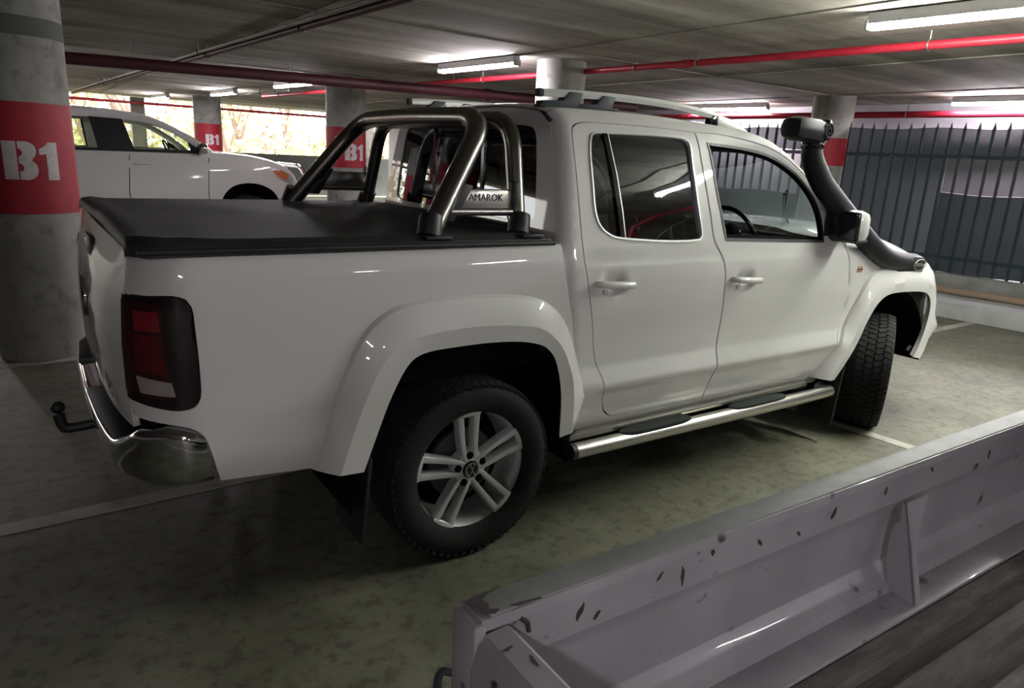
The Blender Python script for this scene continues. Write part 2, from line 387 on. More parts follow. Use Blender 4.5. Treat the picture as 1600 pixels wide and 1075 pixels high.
# ------------------------------------------------------------------ columns
def letter_polys(ch):
    if ch == 'B':      # stencil B: solid left stem, right bowls, split by the stencil bridge
        return [[(-.100, -.125, 1), (-.100, .125, 1), (-.018, .125, 1), (-.018, -.125, 1)],
                [(-.009, .125, 1), (.045, .125), (.085, .10), (.094, .06), (.078, .022), (.066, .004), (.086, -.018), (.097, -.062), (.082, -.104), (.04, -.125), (-.009, -.125, 1), (-.009, -.072, 1), (.008, -.068), (.018, -.045), (.006, -.022), (-.009, -.018, 1), (-.009, .026, 1), (.006, .032), (.015, .052), (.004, .074), (-.009, .077, 1)]]
    return [[(.0, -.125, 1), (.0, .048, 1), (-.042, .040, 1), (-.042, .080, 1), (-.008, .098), (.016, .125, 1), (.074, .125, 1), (.074, -.125, 1)]]
def column(x, y, r, b0, b1, tz, ts=1.0, label='', show=True, dark_ring=None):
    col = MB().lathe([(r+.004, -.02), (r, .03), (r, HC/2), (r, HC+.02)], 48, 'z', (x, y, 0)).build('column', M['column']); struct(col, label)
    if b0 is not None: MB().lathe([(r, b0), (r+.0025, b0), (r+.0025, b1), (r, b1)], 48, 'z', (x, y, 0)).build('red_band', M['redpaint'], col)
    if dark_ring: MB().lathe([(r, dark_ring[0]), (r+.003, dark_ring[0]+.01), (r+.003, dark_ring[1]-.01), (r, dark_ring[1])], 48, 'z', (x, y, 0)).build('dark_band', M['parapet'], col)  # plain dark grey ring round the upper shaft
    if tz:
        rr = r+.004; a0 = BA+PI         # the sign faces along the bays
        def fn(u, z): a = a0+u/rr; return (x+rr*math.cos(a), y+rr*math.sin(a), z)
        for ch, dx in (('B', -.062), ('1', .092)):
            for poly in letter_polys(ch):
                pts = [(p[0]*ts+dx*ts, p[1]*ts+tz)+tuple(p[2:]) for p in poly]
                panel('stencil_letter', spl(pts, .02), [], fn, M['sign_white'], col, .03, .003)
    return col
column(-1.30, 3.06, .30, 1.048, 1.784, 1.405, 1.0, 'nearest round concrete column with a red band and white stencilled B1, by the truck tailgate', dark_ring=(2.2, 2.32))
column(3.085, 8.09, .31, 1.30, 1.915, 1.54, 1.0, 'round concrete column with a red band seen through the truck sports bar')
column(2.74, 16.2, .32, 1.32, 2.0, 1.63, .98, 'round concrete column with a red band behind the bonnet of the white wagon')
column(3.90, 3.65, .28, 1.3, 1.92, None, 1, 'round concrete column standing beyond the truck cab roof')
column(8.44, 3.05, .285, 1.72, 2.1, None, 1, 'round concrete column with a red band in line with the black fence')
column(-4.6, 11.2, .32, 1.3, 1.92, 1.54); column(-1.6, 19.0, .3, 1.3, 1.92, None)
sq = MB().box((1.75, 20.35, 1.34), (.36, .3, 2.68), bev=.01).build('column', M['column']); struct(sq, 'square concrete post at the far open edge')
sq = MB().box((9.0, 20.9, 1.34), (.36, .3, 2.68), bev=.01).build('column', M['column']); struct(sq)
# ------------------------------------------------------------------ kerb, plinth and fence
def along(x0, y): return x0-.0785*y                  # x on a line that runs with the bays
def slab(name, x0, x1, y0, y1, z0, z1, m): return MB().prism([(along(x0, y0), y0), (along(x1, y0), y0), (along(x1, y1), y1), (along(x0, y1), y1)], z0, z1, 'z').build(name, m, bevel=.012)
o = slab('kerb', 7.73, 8.9, -6, 14, 0, .19, M['kerb']); struct(o, 'pale concrete kerb along the foot of the fence')
o = slab('plinth', 8.55, 8.86, -6, 14, .19, .43, M['plinth']); struct(o, 'low concrete plinth under the black fence')
pb = MB().tube([(along(8.46, -6), -6, .235), (along(8.46, 2.70), 2.70, .235)], .045, 14).build('brown_pipe', M['pipe_brown'])
tag(pb, 'brown pipe lying along the kerb at the foot of the fence', 'pipe')
FX = 8.693
fence = thing('steel_fence', 'black steel bar fence with dark shade cloth in front of the pale wall', 'fence', (along(FX, 1), 1, .43))
def floc(y, z, dx=0): return (along(FX+dx, y)-along(FX, 1), y-1, z-.43)
for z in (.62, 1.90):
    a, b = Vector(floc(-5, z)), Vector(floc(13, z))
    MB().box((a+b)/2, ((b-a).length, .035, .05), rot=Matrix.Rotation(BA, 3, 'Z')).build('rail', M['fence'], fence)
barme = None; yb = -4.9
while yb < 12.9:
    ob = None
    if barme is None:
        ob = MB().box((0, 0, .91), (.03, .03, 1.82)).raw([(-.024, 0, 1.80), (.024, 0, 1.80), (0, 0, 1.90), (0, .012, 1.82)], [(0, 1, 2), (0, 2, 3), (1, 3, 2)]).build('bar', M['fence'], fence); barme = ob.data
    else: ob = bpy.data.objects.new('bar', barme); COL.objects.link(ob); ob.parent = fence
    ob.location = floc(yb, .43); ob.rotation_euler = (0, 0, BA); yb += .163
def cloth(name, y0, y1, z0, z1, m, dx):
    fn = lambda u, z: (floc(u, z, dx+.008*math.sin(u*7+z*3)+.006*math.sin(z*11))[0], floc(u, z)[1], floc(u, z)[2]+.012*math.sin(u*5))
    return panel(name, spl([(y0, z0, 1), (y1, z0, 1), (y1, z1, 1), (y0, z1, 1)], .1), [], fn, m, fence, .1, .004)
lab(cloth('shade_net', -5, 2.72, 1.90, 2.245, M['net'], -.03), 'see-through dark net behind the bars')
lab(cloth('shade_net', 1.42, 2.72, .46, 1.895, M['net'], -.03), 'see-through dark net behind the bars')
lab(cloth('shade_net', -5, 1.41, 1.45, 1.895, M['net3'], -.03), 'thin see-through net between the bars')
lab(cloth('shade_cloth', -5, 1.42, .44, 1.44, M['net2'], -.035), 'opaque dark shade cloth on the lower half of the fence')
lab(cloth('shade_cloth', 3.4, 12.5, .44, 1.30, M['net2'], -.035), 'opaque dark shade cloth on the lower half of the fence')
lab(cloth('shade_net', 3.4, 12.5, 1.95, 2.245, M['net'], -.03), 'see-through dark net behind the bars')
# ------------------------------------------------------------------ fluorescent lamps
def make_lamp(name, loc, label, ln=1.5):
    t = thing(name, label, 'lamp', loc, BA)
    MB().box((0, 0, .032), (ln, .085, .05), bev=.008).build('housing', M['housing'], t)
    MB().prism([(-.05, .07), (-.0425, .002), (.0425, .002), (.05, .07)], -ln/2+.01, ln/2-.01, 'x').build('reflector', M['housing'], t)
    for s in (-.023, .023):
        MB().tube([(-ln/2+.015, s, -.018), (ln/2-.015, s, -.018)], .0165, 12).build('tube', M['tube_g'] if -3.5 < loc[1] < .5 and loc[0] < 5 else M['tube'], t)
    for s in (-1, 1):
        MB().box((s*(ln/2+.002), 0, -.002), (.022, .10, .062), bev=.006).build('lamp_holder', M['housing'], t)
        MB().box((s*ln/3, 0, .072), (.04, .03, .04)).build('bracket', M['galv'], t)
    return t
LP = [((3.600, -.94, 2.60), 'long white fluorescent lamp at the upper right over the truck bonnet'),
      ((3.22, 4.40, 2.60), 'fluorescent lamp hanging over the truck cab above the pink lit pipe'),
      ((2.72, 9.55, 2.60), 'fluorescent lamp in front of the second red banded column'),
      ((2.56, 13.7, 2.60), 'fluorescent lamp glowing at the top of the far red banded column'),
      ((1.95, 17.75, 2.60), 'farthest small fluorescent lamp near the open far edge'),
      ((8.83, 5.25, 2.60), 'fluorescent lamp behind the truck roof rail above the fence'),
      ((9.06, .95, 2.60), 'fluorescent lamp above the fence at the right edge of the photo'),
      ((3.72, -2.50, 2.60), 'second fluorescent lamp in line with the one over the truck bonnet'),
      ((9.18, -.65, 2.60), 'fluorescent lamp end to end with the one at the right edge of the photo'),
      ((-2.6, 9.7, 2.60), 'added fill lamp out of view to the left, beside the white wagon'),  # unseen lamp added to brighten the wagon side and tailgate
      ((-3.0, 14.8, 2.60), 'added fill lamp out of view to the left, near the far opening'),  # unseen lamp added as fill on the far left
      ((3.98, -6.6, 2.60), 'ceiling lamp behind the viewer, next along the row over the truck bonnet'),
      ((4.4, -12.2, 2.60), 'ceiling lamp far behind the viewer in the row over the truck bonnet'),
      ((-2.7, -6.3, 2.60), 'added fill lamp right behind the viewer, off the tray tail'),  # unseen lamp added to light the tray and its tail faces
      ((-.8, -11.8, 2.60), 'added fill lamp far behind the viewer, off the tray tail'),  # unseen lamp added as fill for the truck side
      ((-6.4, -12.4, 2.60), 'added fill lamp in the far left corner behind the viewer')]  # unseen lamp added for more even fill on the load bed
for p, l in LP: make_lamp('fluorescent_lamp', p, l)['group'] = 'fluorescent lamps'
# ------------------------------------------------------------------ pipes under the ceiling
def hanger(p, x, y, z, r):
    h = HC-z
    MB().tube([(x, y, z+r), (x, y, HC+.01)], .006, 6).tube([(x+(r+.006)*math.cos(a)*BX.x, y+(r+.006)*math.cos(a)*BX.y, z+(r+.006)*math.sin(a)) for a in np.linspace(0, 2*PI, 15)], .007, 6).build('hanger', M['galv'], p)
def pipe(name, a, b, r, m, label, hang=(), cat='pipe', couple=0):
    p = tag(MB().tube([a, b], r, 16).build(name, m), label, cat)
    A, Bv = Vector(a), Vector(b)
    for t in hang:
        q = A.lerp(Bv, t); hanger(p, q.x, q.y, q.z, r)
    for k in range(couple):
        q = A.lerp(Bv, (k+.5)/couple); d = (Bv-A).normalized()*.05
        MB().tube([q-d, q+d], r*1.22, 16).build('coupling', m, p)
    return p
pipe('sprinkler_pipe', (3.20, 13.0, 2.575), (5.15, -9, 2.575), .032, M['pipe_red'], 'red sprinkler pipe running under the lamps over the truck', (.04, .2, .35, .47, .505, .6, .63, .7, .8), couple=5)
pipe('sprinkler_main', (-9.0, 7.80, 2.345), (7.2, 5.82, 2.495), .068, M['pipe_dark'], 'thick dark red main pipe crossing behind the near column', (.2, .4, .55, .66, .8), couple=3)
pipe('ceiling_pipe', (.08, 18.5, 2.575), (1.21, -6, 2.575), .030, M['pipe_dark'], 'thin dark red pipe running along the ceiling left of the cab', (.2, .35, .5, .62, .70, .715, .85), couple=2)
pipe('conduit', (-.02, 18.5, 2.59), (1.12, -6, 2.59), .014, M['pipe_grey'], 'thin grey conduit clipped beside the dark red ceiling pipe', (.2, .5))
pipe('sprinkler_pipe', (8.30, 12.5, 2.47), (9.75, -6, 2.47), .045, M['pipe_red'], 'red sprinkler pipe above the fence at the right', (.15, .30, .5, .55, .75), couple=3)
pipe('edge_pipe', (-12, par(-12)-.5, 2.42), (9, par(9)-.5, 2.55), .035, M['pipe_red'], 'thin red pipe along the top of the far opening', (.2, .4, .6, .8))
pipe('drain_pipe', (-.6, 12.5, 2.52), (-1.9, 12.4, 2.50), .04, M['pipe_dark'], 'short dark pipe end under the ceiling beside the near column', ())
pipe('branch_conduit', (2.98, 10.6, 2.57), (2.80, 12.6, 2.57), .018, M['pipe_grey'], 'thin grey conduit linking the far lamps', (.3, .7))
# ------------------------------------------------------------------ bare trees outside
def tree(name, x, y, h, seed, label, leaf):
    rnd = random.Random(seed); t = thing(name, label, 'tree', (x, y, -.3), 0, 'trees outside the car park')
    mb = MB(); tips = []
    def branch(p, d, ln, r, lv):
        q = p+d*ln; mid = p+d*ln*.5+Vector((rnd.uniform(-.1, .1), rnd.uniform(-.1, .1), 0))*ln*.4
        mb.tube([p, mid, q], [r, r*.8, r*.6], 7 if lv < 2 else 5, cap=lv == 0)
        tips.append(q)
        if lv < 4:
            for _ in range(2 if lv else 3):
                nd = (d+Vector((rnd.uniform(-1, 1), rnd.uniform(-1, 1), rnd.uniform(-.1, .6)))*.55).normalized(); branch(q, nd, ln*rnd.uniform(.6, .85), r*.58, lv+1)
    branch(Vector((0, 0, 0)), Vector((rnd.uniform(-.2, .2), 0, 1)).normalized(), h*.28, h*.022, 0)
    mb.build('trunk', M['trunk'], t)
    V, F = [], []
    for q in tips:
        for _ in range(18):
            c_ = q+Vector((rnd.gauss(0, .5), rnd.gauss(0, .5), rnd.gauss(0, .45)))
            a = Vector((rnd.gauss(0, 1), rnd.gauss(0, 1), rnd.gauss(0, 1))).normalized()*rnd.uniform(.06, .13); b = a.orthogonal().normalized()*a.length*.7
            n = len(V); V += [c_+a, c_+b, c_-a, c_-b]; F.append((n, n+1, n+2, n+3))
    o = add('foliage', V, F, leaf, t, False); o['kind'] = 'stuff'
rt_ = random.Random(4)
k = 0
for row, (yy, n, hh) in enumerate(((25.5, 7, 5.5), (32, 7, 7.0), (40, 7, 9))):
    for i in range(n):
        x = -12+i*4.4+rt_.uniform(-.7, .7)+row*1.5
        tree('bare_tree', x, yy+rt_.uniform(-1.3, 1.3), hh*rt_.uniform(.85, 1.15), 30+k, ('bare pale tree close behind the far parapet', 'thinly leaved tree in the middle row outside the car park', 'tallest hazy tree in the last row outside the car park')[row], (M['leaf1'], M['leaf2'])[(k*7+row) % 2]); k += 1
def bushes(name, x0, x1, y, h, m, seed, label):
    rnd = random.Random(seed); V, F = [], []
    for _ in range(5200):
        x = rnd.uniform(x0, x1); top = h*(.7+.3*math.sin(x*1.3+seed)+.15*math.sin(x*3.1)); z = -.3+top*rnd.random()**.8
        c_ = Vector((x, y+rnd.gauss(0, .8), z)); a = Vector((rnd.gauss(0, 1), rnd.gauss(0, 1), rnd.gauss(0, 1))).normalized()*rnd.uniform(.10, .24); b = a.orthogonal().normalized()*a.length*.8
        n = len(V); V += [c_+a, c_+b, c_-a, c_-b]; F.append((n, n+1, n+2, n+3))
    o = add(name, V, F, m, None, False); o['kind'] = 'stuff'; tag(o, label, 'bushes')
bushes('undergrowth', -14, 22, 28.5, 2.4, M['leaf1'], 1, 'yellow green undergrowth just outside the far opening')
bushes('undergrowth', -14, 26, 35.0, 4.2, M['leaf2'], 2, 'pale brown dry scrub farther outside the far opening')
bushes('undergrowth', -20, 34, 45.0, 6.5, M['leaf1'], 3, 'farthest hazy green thicket outside the far opening')
# ================================================================== the white pickup truck
# truck frame = world frame: x forward from the rear axle, y to the left, z up
truck = thing('pickup_truck', 'white double cab pickup truck with black tonneau cover, sports bar and snorkel', 'car')
P_ = M['paint']
tz, tw = smooth_table([.30, .40, .47, .50, .60, .622, .640, .72, .80, .95, 1.10, 1.165, 1.185, 1.25, 1.30, 1.40, 1.50, 1.60, 1.68, 1.74, 1.78, 1.805, 1.83],
                      [.80, .845, .880, .888, .918, .934, .932, .902, .900, .912, .915, .910, .902, .890, .878, .856, .831, .8035, .778, .750, .716, .682, .63], .010)
bz, bw = smooth_table([.40, .50, .58, .622, .640, .72, .80, .95, 1.10, 1.20, 1.25, 1.272, 1.283, 1.30],
                      [.80, .872, .900, .908, .906, .897, .898, .908, .910, .905, .893, .880, .862, .82], .008)
cw = lambda z: float(np.interp(z, tz, tw))
bwf = lambda z: float(np.interp(z, bz, bw))
XR = lambda z: float(np.interp(z, [.4, .8, 1.08, 1.2, 1.57, 1.8], [.50, .48, .43, .415, .445, .468]))
def bowl(u, z, uc, zc): return .030*math.exp(-(((u-uc)/.062)**4+((z-zc)/.040)**2*1.0))
def cabP(u, z):
    w = cw(z); x0 = XR(z)+.06; r = .06
    w -= bowl(u, z, .700, 1.088)+bowl(u, z, 1.598, 1.062)
    if u < x0:
        a = min((x0-u)/r, 1.5); return (x0-r*math.sin(a), -(w-r+r*math.cos(a)), z)
    return (u, -w, z)
lean = lambda z: float(np.interp(z, [.5, .65, .75, .85, 1.0, 1.15, 1.29], [.01, .020, .028, .030, .032, .022, 0]))
def bedP(u, z):
    w = bwf(z); x0, r = -.98, .165
    if u < x0:
        s = x0-u; a = min(s/r, 1.3); e = max(0, s-r*1.3)
        return (x0-r*math.sin(a)-lean(z)*min(1, s/.2)**1.5-e*math.cos(1.3), -(w-r+r*math.cos(a)-e*math.sin(1.3)), z)
    return (u, -w, z)
ZF = lambda u: float(np.interp(u, [2.3, 2.5, 2.8, 3.2, 3.6, 3.8, 4.1], [1.245, 1.235, 1.20, 1.155, 1.08, 1.03, .99]))
def fenP(u, z):
    w = cw(min(z, 1.1)); t = z-(ZF(u)-.10)
    if t > 0: w -= .10-math.sqrt(max(.01-min(t, .0995)**2, 0))
    x0, r = 3.47, .50
    if u > x0:
        a = min((u-x0)/r, PI/2); e = max(0, u-x0-r*PI/2)
        return (x0+r*math.sin(a), -(w-r+r*math.cos(a)-e), z)
    return (u, -w, z)
BG = [(1.437, .432), (1.432, .50), (1.440, .573), (1.446, .655), (1.453, .73), (1.458, .85), (1.448, .984), (1.433, 1.115), (1.408, 1.188), (1.358, 1.26), (1.338, 1.38), (1.321, 1.491), (1.302, 1.638), (1.300, 1.762)]
RD_REAR = [(1.038, 1.768), (.762, 1.766), (.620, 1.762), (.567, 1.753), (.536, 1.735), (.522, 1.704), (.518, 1.65), (.518, 1.581), (.518, 1.45), (.520, 1.35), (.524, 1.25), (.535, 1.158), (.591, .935), (.634, .755), (.664, .683), (.697, .555), (.722, .501), (.776, .458), (.834, .444), (.984, .435), (1.248, .432)]
FD_TOP = [(1.432, 1.765), (1.569, 1.757), (1.719, 1.741), (1.852, 1.717), (1.957, 1.682), (2.055, 1.633), (2.143, 1.577), (2.218, 1.515), (2.363, 1.385), (2.43, 1.30)]
FD_FRONT = [(2.484, 1.213), (2.523, 1.14), (2.555, 1.038), (2.580, .894), (2.565, .738), (2.534, .668), (2.522, .60), (2.519, .518), (2.500, .427)]
cor = lambda p: (p[0], p[1], 1)
rd = spl([cor(BG[-1])]+RD_REAR+[cor(BG[0])]+BG[1:-1])
fd = spl([cor(BG[0])]+[cor(FD_FRONT[-1])]+FD_FRONT[-2::-1]+FD_TOP[::-1]+[cor(BG[-1])]+BG[-2:0:-1])
un = spl(RD_REAR[:]+[cor(FD_FRONT[-1])]+FD_FRONT[-2::-1]+FD_TOP[::-1]+[BG[-1]])
RW = [(.633, 1.706), (.662, 1.717), (.716, 1.720), (1.206, 1.722), (1.228, 1.711), (1.232, 1.603), (1.250, 1.40), (1.262, 1.290), (1.250, 1.276), (.755, 1.288), (.690, 1.301), (.635, 1.336), (.611, 1.385), (.607, 1.508), (.613, 1.653)]
rw = spl([RW[0], RW[1], RW[2], RW[3], RW[4], RW[5], RW[6], RW[7], RW[8]]+RW[9:])
FW = [cor((1.366, 1.714)), (1.542, 1.708), (1.688, 1.698), (1.835, 1.676), (1.945, 1.639), (2.061, 1.582), (2.165, 1.500), (2.232, 1.41), (2.262, 1.318), cor((2.268, 1.236)), cor((1.440, 1.263)), (1.415, 1.38), (1.391, 1.50)]
fwn = spl(FW)
ROOF = [(.43, 1.788), (.488, 1.806), (.634, 1.815), (.805, 1.820), (1.085, 1.822), (1.33, 1.812), (1.472, 1.806), (1.55, 1.803), (1.741, 1.786), (1.872, 1.752), (1.966, 1.703)]
zr = lambda x: float(np.interp(x, [p[0] for p in ROOF], [p[1] for p in ROOF]))
cs_out = spl([cor((.60, .39)), (.53, .60), (.465, .80), (.425, .95), (.395, 1.10), (.390, 1.22), (.405, 1.40), (.42, 1.60), (.435, 1.74), cor((.448, 1.792))]+ROOF[1:-1]+
             [(1.970, 1.703), (2.078, 1.638), (2.160, 1.582), (2.234, 1.522), (2.305, 1.46), (2.388, 1.388), (2.46, 1.30), cor((2.50, 1.215)), cor((2.49, 1.20)), (2.54, 1.14), (2.575, 1.04), (2.60, .897), (2.585, .74), (2.55, .64), (2.54, .52), cor((2.52, .365)), cor((.62, .365))])
for mir in (False, True):
    panel('cab_side', cs_out, [offset(un, -.001)], cabP, P_, truck, .04, .03, mirror=mir)
    d1 = panel('rear_door', offset(rd, .0055), [rw], cabP, P_, truck, .022, .022, mirror=mir)
    d2 = panel('front_door', offset(fd, .0055), [fwn], cabP, P_, truck, .022, .022, mirror=mir)
    g = panel('window_glass', offset(rw, -.012), [], cabP, M['glass_dark'], d1, .05, 0, off=-.010, mirror=mir); lab(g, 'dark tinted rear door glass')
    if mir: panel('window_glass', offset(fwn, -.012), [], cabP, M['glass_mid'], d2, .05, 0, off=-.010, mirror=mir)   # the near front window is wound down
    a_, b_, c_ = offset(rw, -.0075), offset(rw, -.004), offset(rw, .0005)
    def ring(A, h): return [np.array(cabP(*p))+np.array([0, -h, 0]) for p in A]
    n0 = loft([ring(a_, .001), ring(a_, .006), ring(c_, .006), ring(c_, -.008)], 'window_trim', M['trim_bright'], d1, closed=True, mirror=mir); lab(n0, 'bright strip round the rear door glass')
    a_, c_ = offset(fwn, -.004), offset(fwn, .010)
    n0 = loft([ring(a_, .001), ring(a_, .003), ring(c_, .003), ring(c_, -.010)], 'window_seal', M['black'], d2, closed=True, mirror=mir)
    sg = -1 if not mir else 1
    # glass run divider of the rear door
    dv = [(.712, 1.721), (.732, 1.55), (.748, 1.40), (.756, 1.285)]
    L0 = [np.array(cabP(p[0]-.012, p[1]))+np.array([0, -.002, 0]) for p in dv]; L1 = [np.array(cabP(p[0]+.012, p[1]))+np.array([0, -.002, 0]) for p in dv]
    loft([[q+np.array([0, .008, 0]) for q in L0], L0, L1, [q+np.array([0, .008, 0]) for q in L1]], 'window_divider', M['gloss_black'], d1, mirror=mir)
    loft([[q+np.array([0, -.001, 0]) for q in L1], [q+np.array([.005, -.001, 0]) for q in L1]], 'divider_trim', M['trim_bright'], d1, mirror=mir)
    for nm, ol, dd in (('gap_shade_strip', rd, d1), ('gap_shade_strip', fd, d2)):  # black strip set behind the shut lines to darken the door gaps
        A, B = offset(ol, -.005), offset(ol, .014)
        loft([[np.array(cabP(*p))+np.array([0, .009, 0]) for p in A], [np.array(cabP(*p))+np.array([0, .009, 0]) for p in B]], nm, M['under'], dd, closed=True, mirror=mir)
    A, B = offset(fwn, -.003), offset(fwn, .026)
    loft([[np.array(cabP(*p))+np.array([0, .012, 0]) for p in A], [np.array(cabP(*p))+np.array([0, .016, 0]) for p in B]], 'window_channel', M['under'], d2, closed=True, mirror=mir)
    # handles
    for dd, uc, zc, slope in ((d1, .700, 1.092, -.055), (d2, 1.598, 1.064, -.05)):
        y = -cw(zc)
        pts = [(uc-.108, y+.012, zc+.006), (uc-.095, y-.020, zc+.006), (uc-.04, y-.032, zc+.003), (uc+.04, y-.032, zc-.002), (uc+.095, y-.022, zc-.006), (uc+.108, y+.012, zc-.007)]
        h = MB().tube([(p[0], p[1]*(-sg), p[2]) for p in pts], [.012, .016, .017, .017, .016, .012], 12, 5).build('door_handle', P_, dd)
        MB().lathe([(.0, -.006), (.013, -.006), (.013, .02)], 16, 'y', (uc-.045, (y+.004)*(-sg) if not mir else -(y+.004), zc-.032)).build('lock', P_, dd)
# ------------------------------------------------------------------ back of the cab with its window
cr_out = [(-(cw(z)-.052), z) for z in np.linspace(.86, 1.788, 24)]
wt = cw(1.788)-.052
cr_out = np.array([(-p[0], p[1]) for p in cr_out]+[(wt*t, 1.789+.031*(1-t**4)) for t in np.linspace(.92, -.92, 15)]+[(p[0], p[1]) for p in cr_out[::-1]])
rwin = spl([(-.53, 1.735), (-.592, 1.722), (-.618, 1.685), (-.672, 1.40), (-.672, 1.357), (-.635, 1.339), (0, 1.334), (.635, 1.339), (.672, 1.357), (.672, 1.40), (.618, 1.685), (.592, 1.722), (.53, 1.735), (0, 1.745)])
crP = lambda u, z: (XR(z)-.012*(1-(u/.8)**2), -u, z)
cr = panel('cab_rear', cr_out, [rwin], crP, P_, truck, .05, .02)
panel('rear_window', offset(rwin, -.01), [], crP, M['glass_rear'], cr, .06, 0, off=-.008)
MB().box((.432, 0, 1.775), (.03, .34, .018), bev=.004).build('brake_light', M['red_lens'], cr)
for y in (-.235, .235): MB().box((XR(1.53)-.008, y, 1.53), (.012, .022, .39)).build('window_divider', M['gloss_black'], cr)
MB().box((XR(1.78)+.008, -.66, 1.776), (.035, .085, .014), rot=Matrix.Rotation(.6, 3, 'X'), bev=.005).build('rail_end_cover', M['railgrey'], cr)
# ------------------------------------------------------------------ roof, windscreen, bonnet
st = np.linspace(.43, 1.966, 34); curves = []
for x in st:
    z0 = zr(x); w = cw(z0); k = .13*((x-.43)/1.536)**3; cv = []
    for t in np.linspace(-1, 1, 31):
        c_ = 1-t*t; ripple = .004*math.cos(t*PI*5) if abs(t) < .7 and x > .7 and x < 1.7 else 0
        cv.append((x+k*c_, w*t, z0+.036*(1-t**4)*.9+ripple*0))
    curves.append(cv)
roof = loft(curves, 'roof', P_, truck)
A_ = [(1.966, 1.703), (2.158, 1.582), (2.386, 1.388), (2.50, 1.225)]
curves = []
for t in np.linspace(0, 1, 16):
    ex = np.interp(t, [0, .28, .68, 1], [a[0] for a in A_]); ez = np.interp(t, [0, .28, .68, 1], [a[1] for a in A_])
    w = cw(ez); cx, cz = 2.096+(2.80-2.096)*t, 1.738-(1.738-1.275)*t
    curves.append([(ex+(cx-ex)*(1-s*s), w*s, ez+(cz-ez)*(1-s*s)) for s in np.linspace(-1, 1, 25)])
loft(curves, 'windscreen', M['glass_mid'], truck)
zc = lambda x: float(np.interp(x, [2.45, 2.62, 3.0, 3.2, 3.48, 3.7, 3.85, 3.97], [1.27, 1.275, 1.282, 1.278, 1.255, 1.195, 1.12, 1.02]))
curves = []
for x in np.linspace(2.46, 3.96, 40):
    E = float(np.interp(x, [2.46, 3.4, 3.6, 3.75, 3.88, 3.96], [.815, .812, .795, .74, .60, .40])); z0 = ZF(x)-.004
    cv = []
    for s in np.linspace(-1, 1, 41):
        a = abs(s); dome = .018*(1/(1+math.exp((a-.62)*40)))*min(1, max(0, (3.8-x)*4))
        cv.append((x, E*s, z0+(zc(x)-.018-z0)*(1-a**3.2)+dome))
    curves.append(cv)
bon = loft(curves, 'bonnet', P_, truck, angle=60)
for y in (-.30, .30): MB().tube([(2.80, y, 1.275), (2.62, y*1.25, 1.36), (2.40, y*1.7, 1.47)], .008, 8, 3).build('wiper', M['black'], truck)
# ------------------------------------------------------------------ front wings and nose
f_open = [(2.516, .414), (2.618, .517), (2.703, .624), (2.777, .761), (2.866, .861), (2.977, .905), (3.181, .908), (3.382, .895), (3.478, .867), (3.532, .801), (3.535, .68), (3.50, .55), (3.443, .447)]
f_out = [(2.400, .423), (2.552, .655), (2.640, .80), (2.712, .93), (2.775, 1.025), (2.88, 1.065), (3.10, 1.075), (3.35, 1.068), (3.529, 1.032), (3.637, .902), (3.701, .78), (3.726, .592), (3.689, .463), (3.605, .407)]
f_crease = [(2.46, .42), (2.59, .59), (2.69, .76), (2.755, .87), (2.832, .931), (2.947, .961), (3.145, .974), (3.367, .962), (3.493, .929), (3.575, .83), (3.60, .68), (3.57, .52), (3.52, .43)]
r_open = [(-.474, .486), (-.430, .602), (-.379, .731), (-.328, .830), (-.284, .882), (-.223, .903), (-.112, .909), (.031, .910), (.165, .901), (.259, .883), (.323, .854), (.375, .785), (.412, .638), (.419, .447)]
r_out = [(-.637, .501), (-.594, .639), (-.562, .746), (-.523, .850), (-.481, .945), (-.432, 1.011), (-.36, 1.060), (-.264, 1.084), (-.117, 1.092), (.051, 1.090), (.185, 1.078), (.299, 1.054), (.392, 1.0), (.459, .921), (.511, .816), (.560, .687), (.585, .60), (.590, .468)]
r_crease = [(-.565, .495), (-.515, .64), (-.455, .79), (-.395, .895), (-.33, .945), (-.258, .967), (-.142, .978), (.024, .979), (.184, .964), (.299, .935), (.396, .850), (.459, .717), (.478, .60), (.482, .460)]
def mid(A, B, t):
    A, B = resamp(crom(A), 40), resamp(crom(B), 40); return [tuple(p) for p in A*(1-t)+B*t]
def flare(O, C, I, S, y1, y2, mir, taper=None):
    N = 80; O, C, I = resamp(crom(O), N), resamp(crom(C), N), resamp(crom(I), N)
    O2 = O+(C-O)*.10; ce = I.mean(0)
    s0 = [np.array(S(*p)) for p in O]; s1 = [np.array(S(*p))+np.array([0, -.016, 0]) for p in O2]
    def lay(Q, y): return [np.array((p[0], -y, p[1])) for p in Q]
    c0 = lay(C, y1); i0 = lay(I, y2)
    m1 = [a*.5+b*.5+np.array([0, -.006, 0]) for a, b in zip(s1, c0)]
    r0 = [np.array((p[0]+(p[0]-ce[0])*.03, -(y2-.014), p[2]+.006)) for p in i0]; r1 = [np.array((p[0]+(p[0]-ce[0])*.02, -(y2-.034), p[2])) for p in r0]
    return loft([[p+np.array([0, .012, 0]) for p in s0], s0, s1, m1, c0, i0, r0, r1], 'wheel_arch_flare', P_, truck, mirror=mir, angle=22)
fen_out = spl([cor((2.484, 1.212)), (2.529, 1.14), (2.556, 1.04), (2.568, .897), (2.556, .749), (2.543, .671), cor((2.545, .64))]+
              [p for p in mid(f_out, f_open, .45)[7:-1]]+[cor((3.60, .44)), cor((3.64, .46)), (3.68, .70), cor((3.70, .87)), cor((3.70, 1.046))]+[(u, ZF(u)-.006) for u in (3.5, 3.3, 3.1, 2.9, 2.7)]+[cor((2.50, 1.228))])
lampo = spl([cor((3.705, .90)), cor((3.705, 1.043)), (3.9, 1.02), cor((4.20, .985)), cor((4.20, .86)), (3.9, .855)])
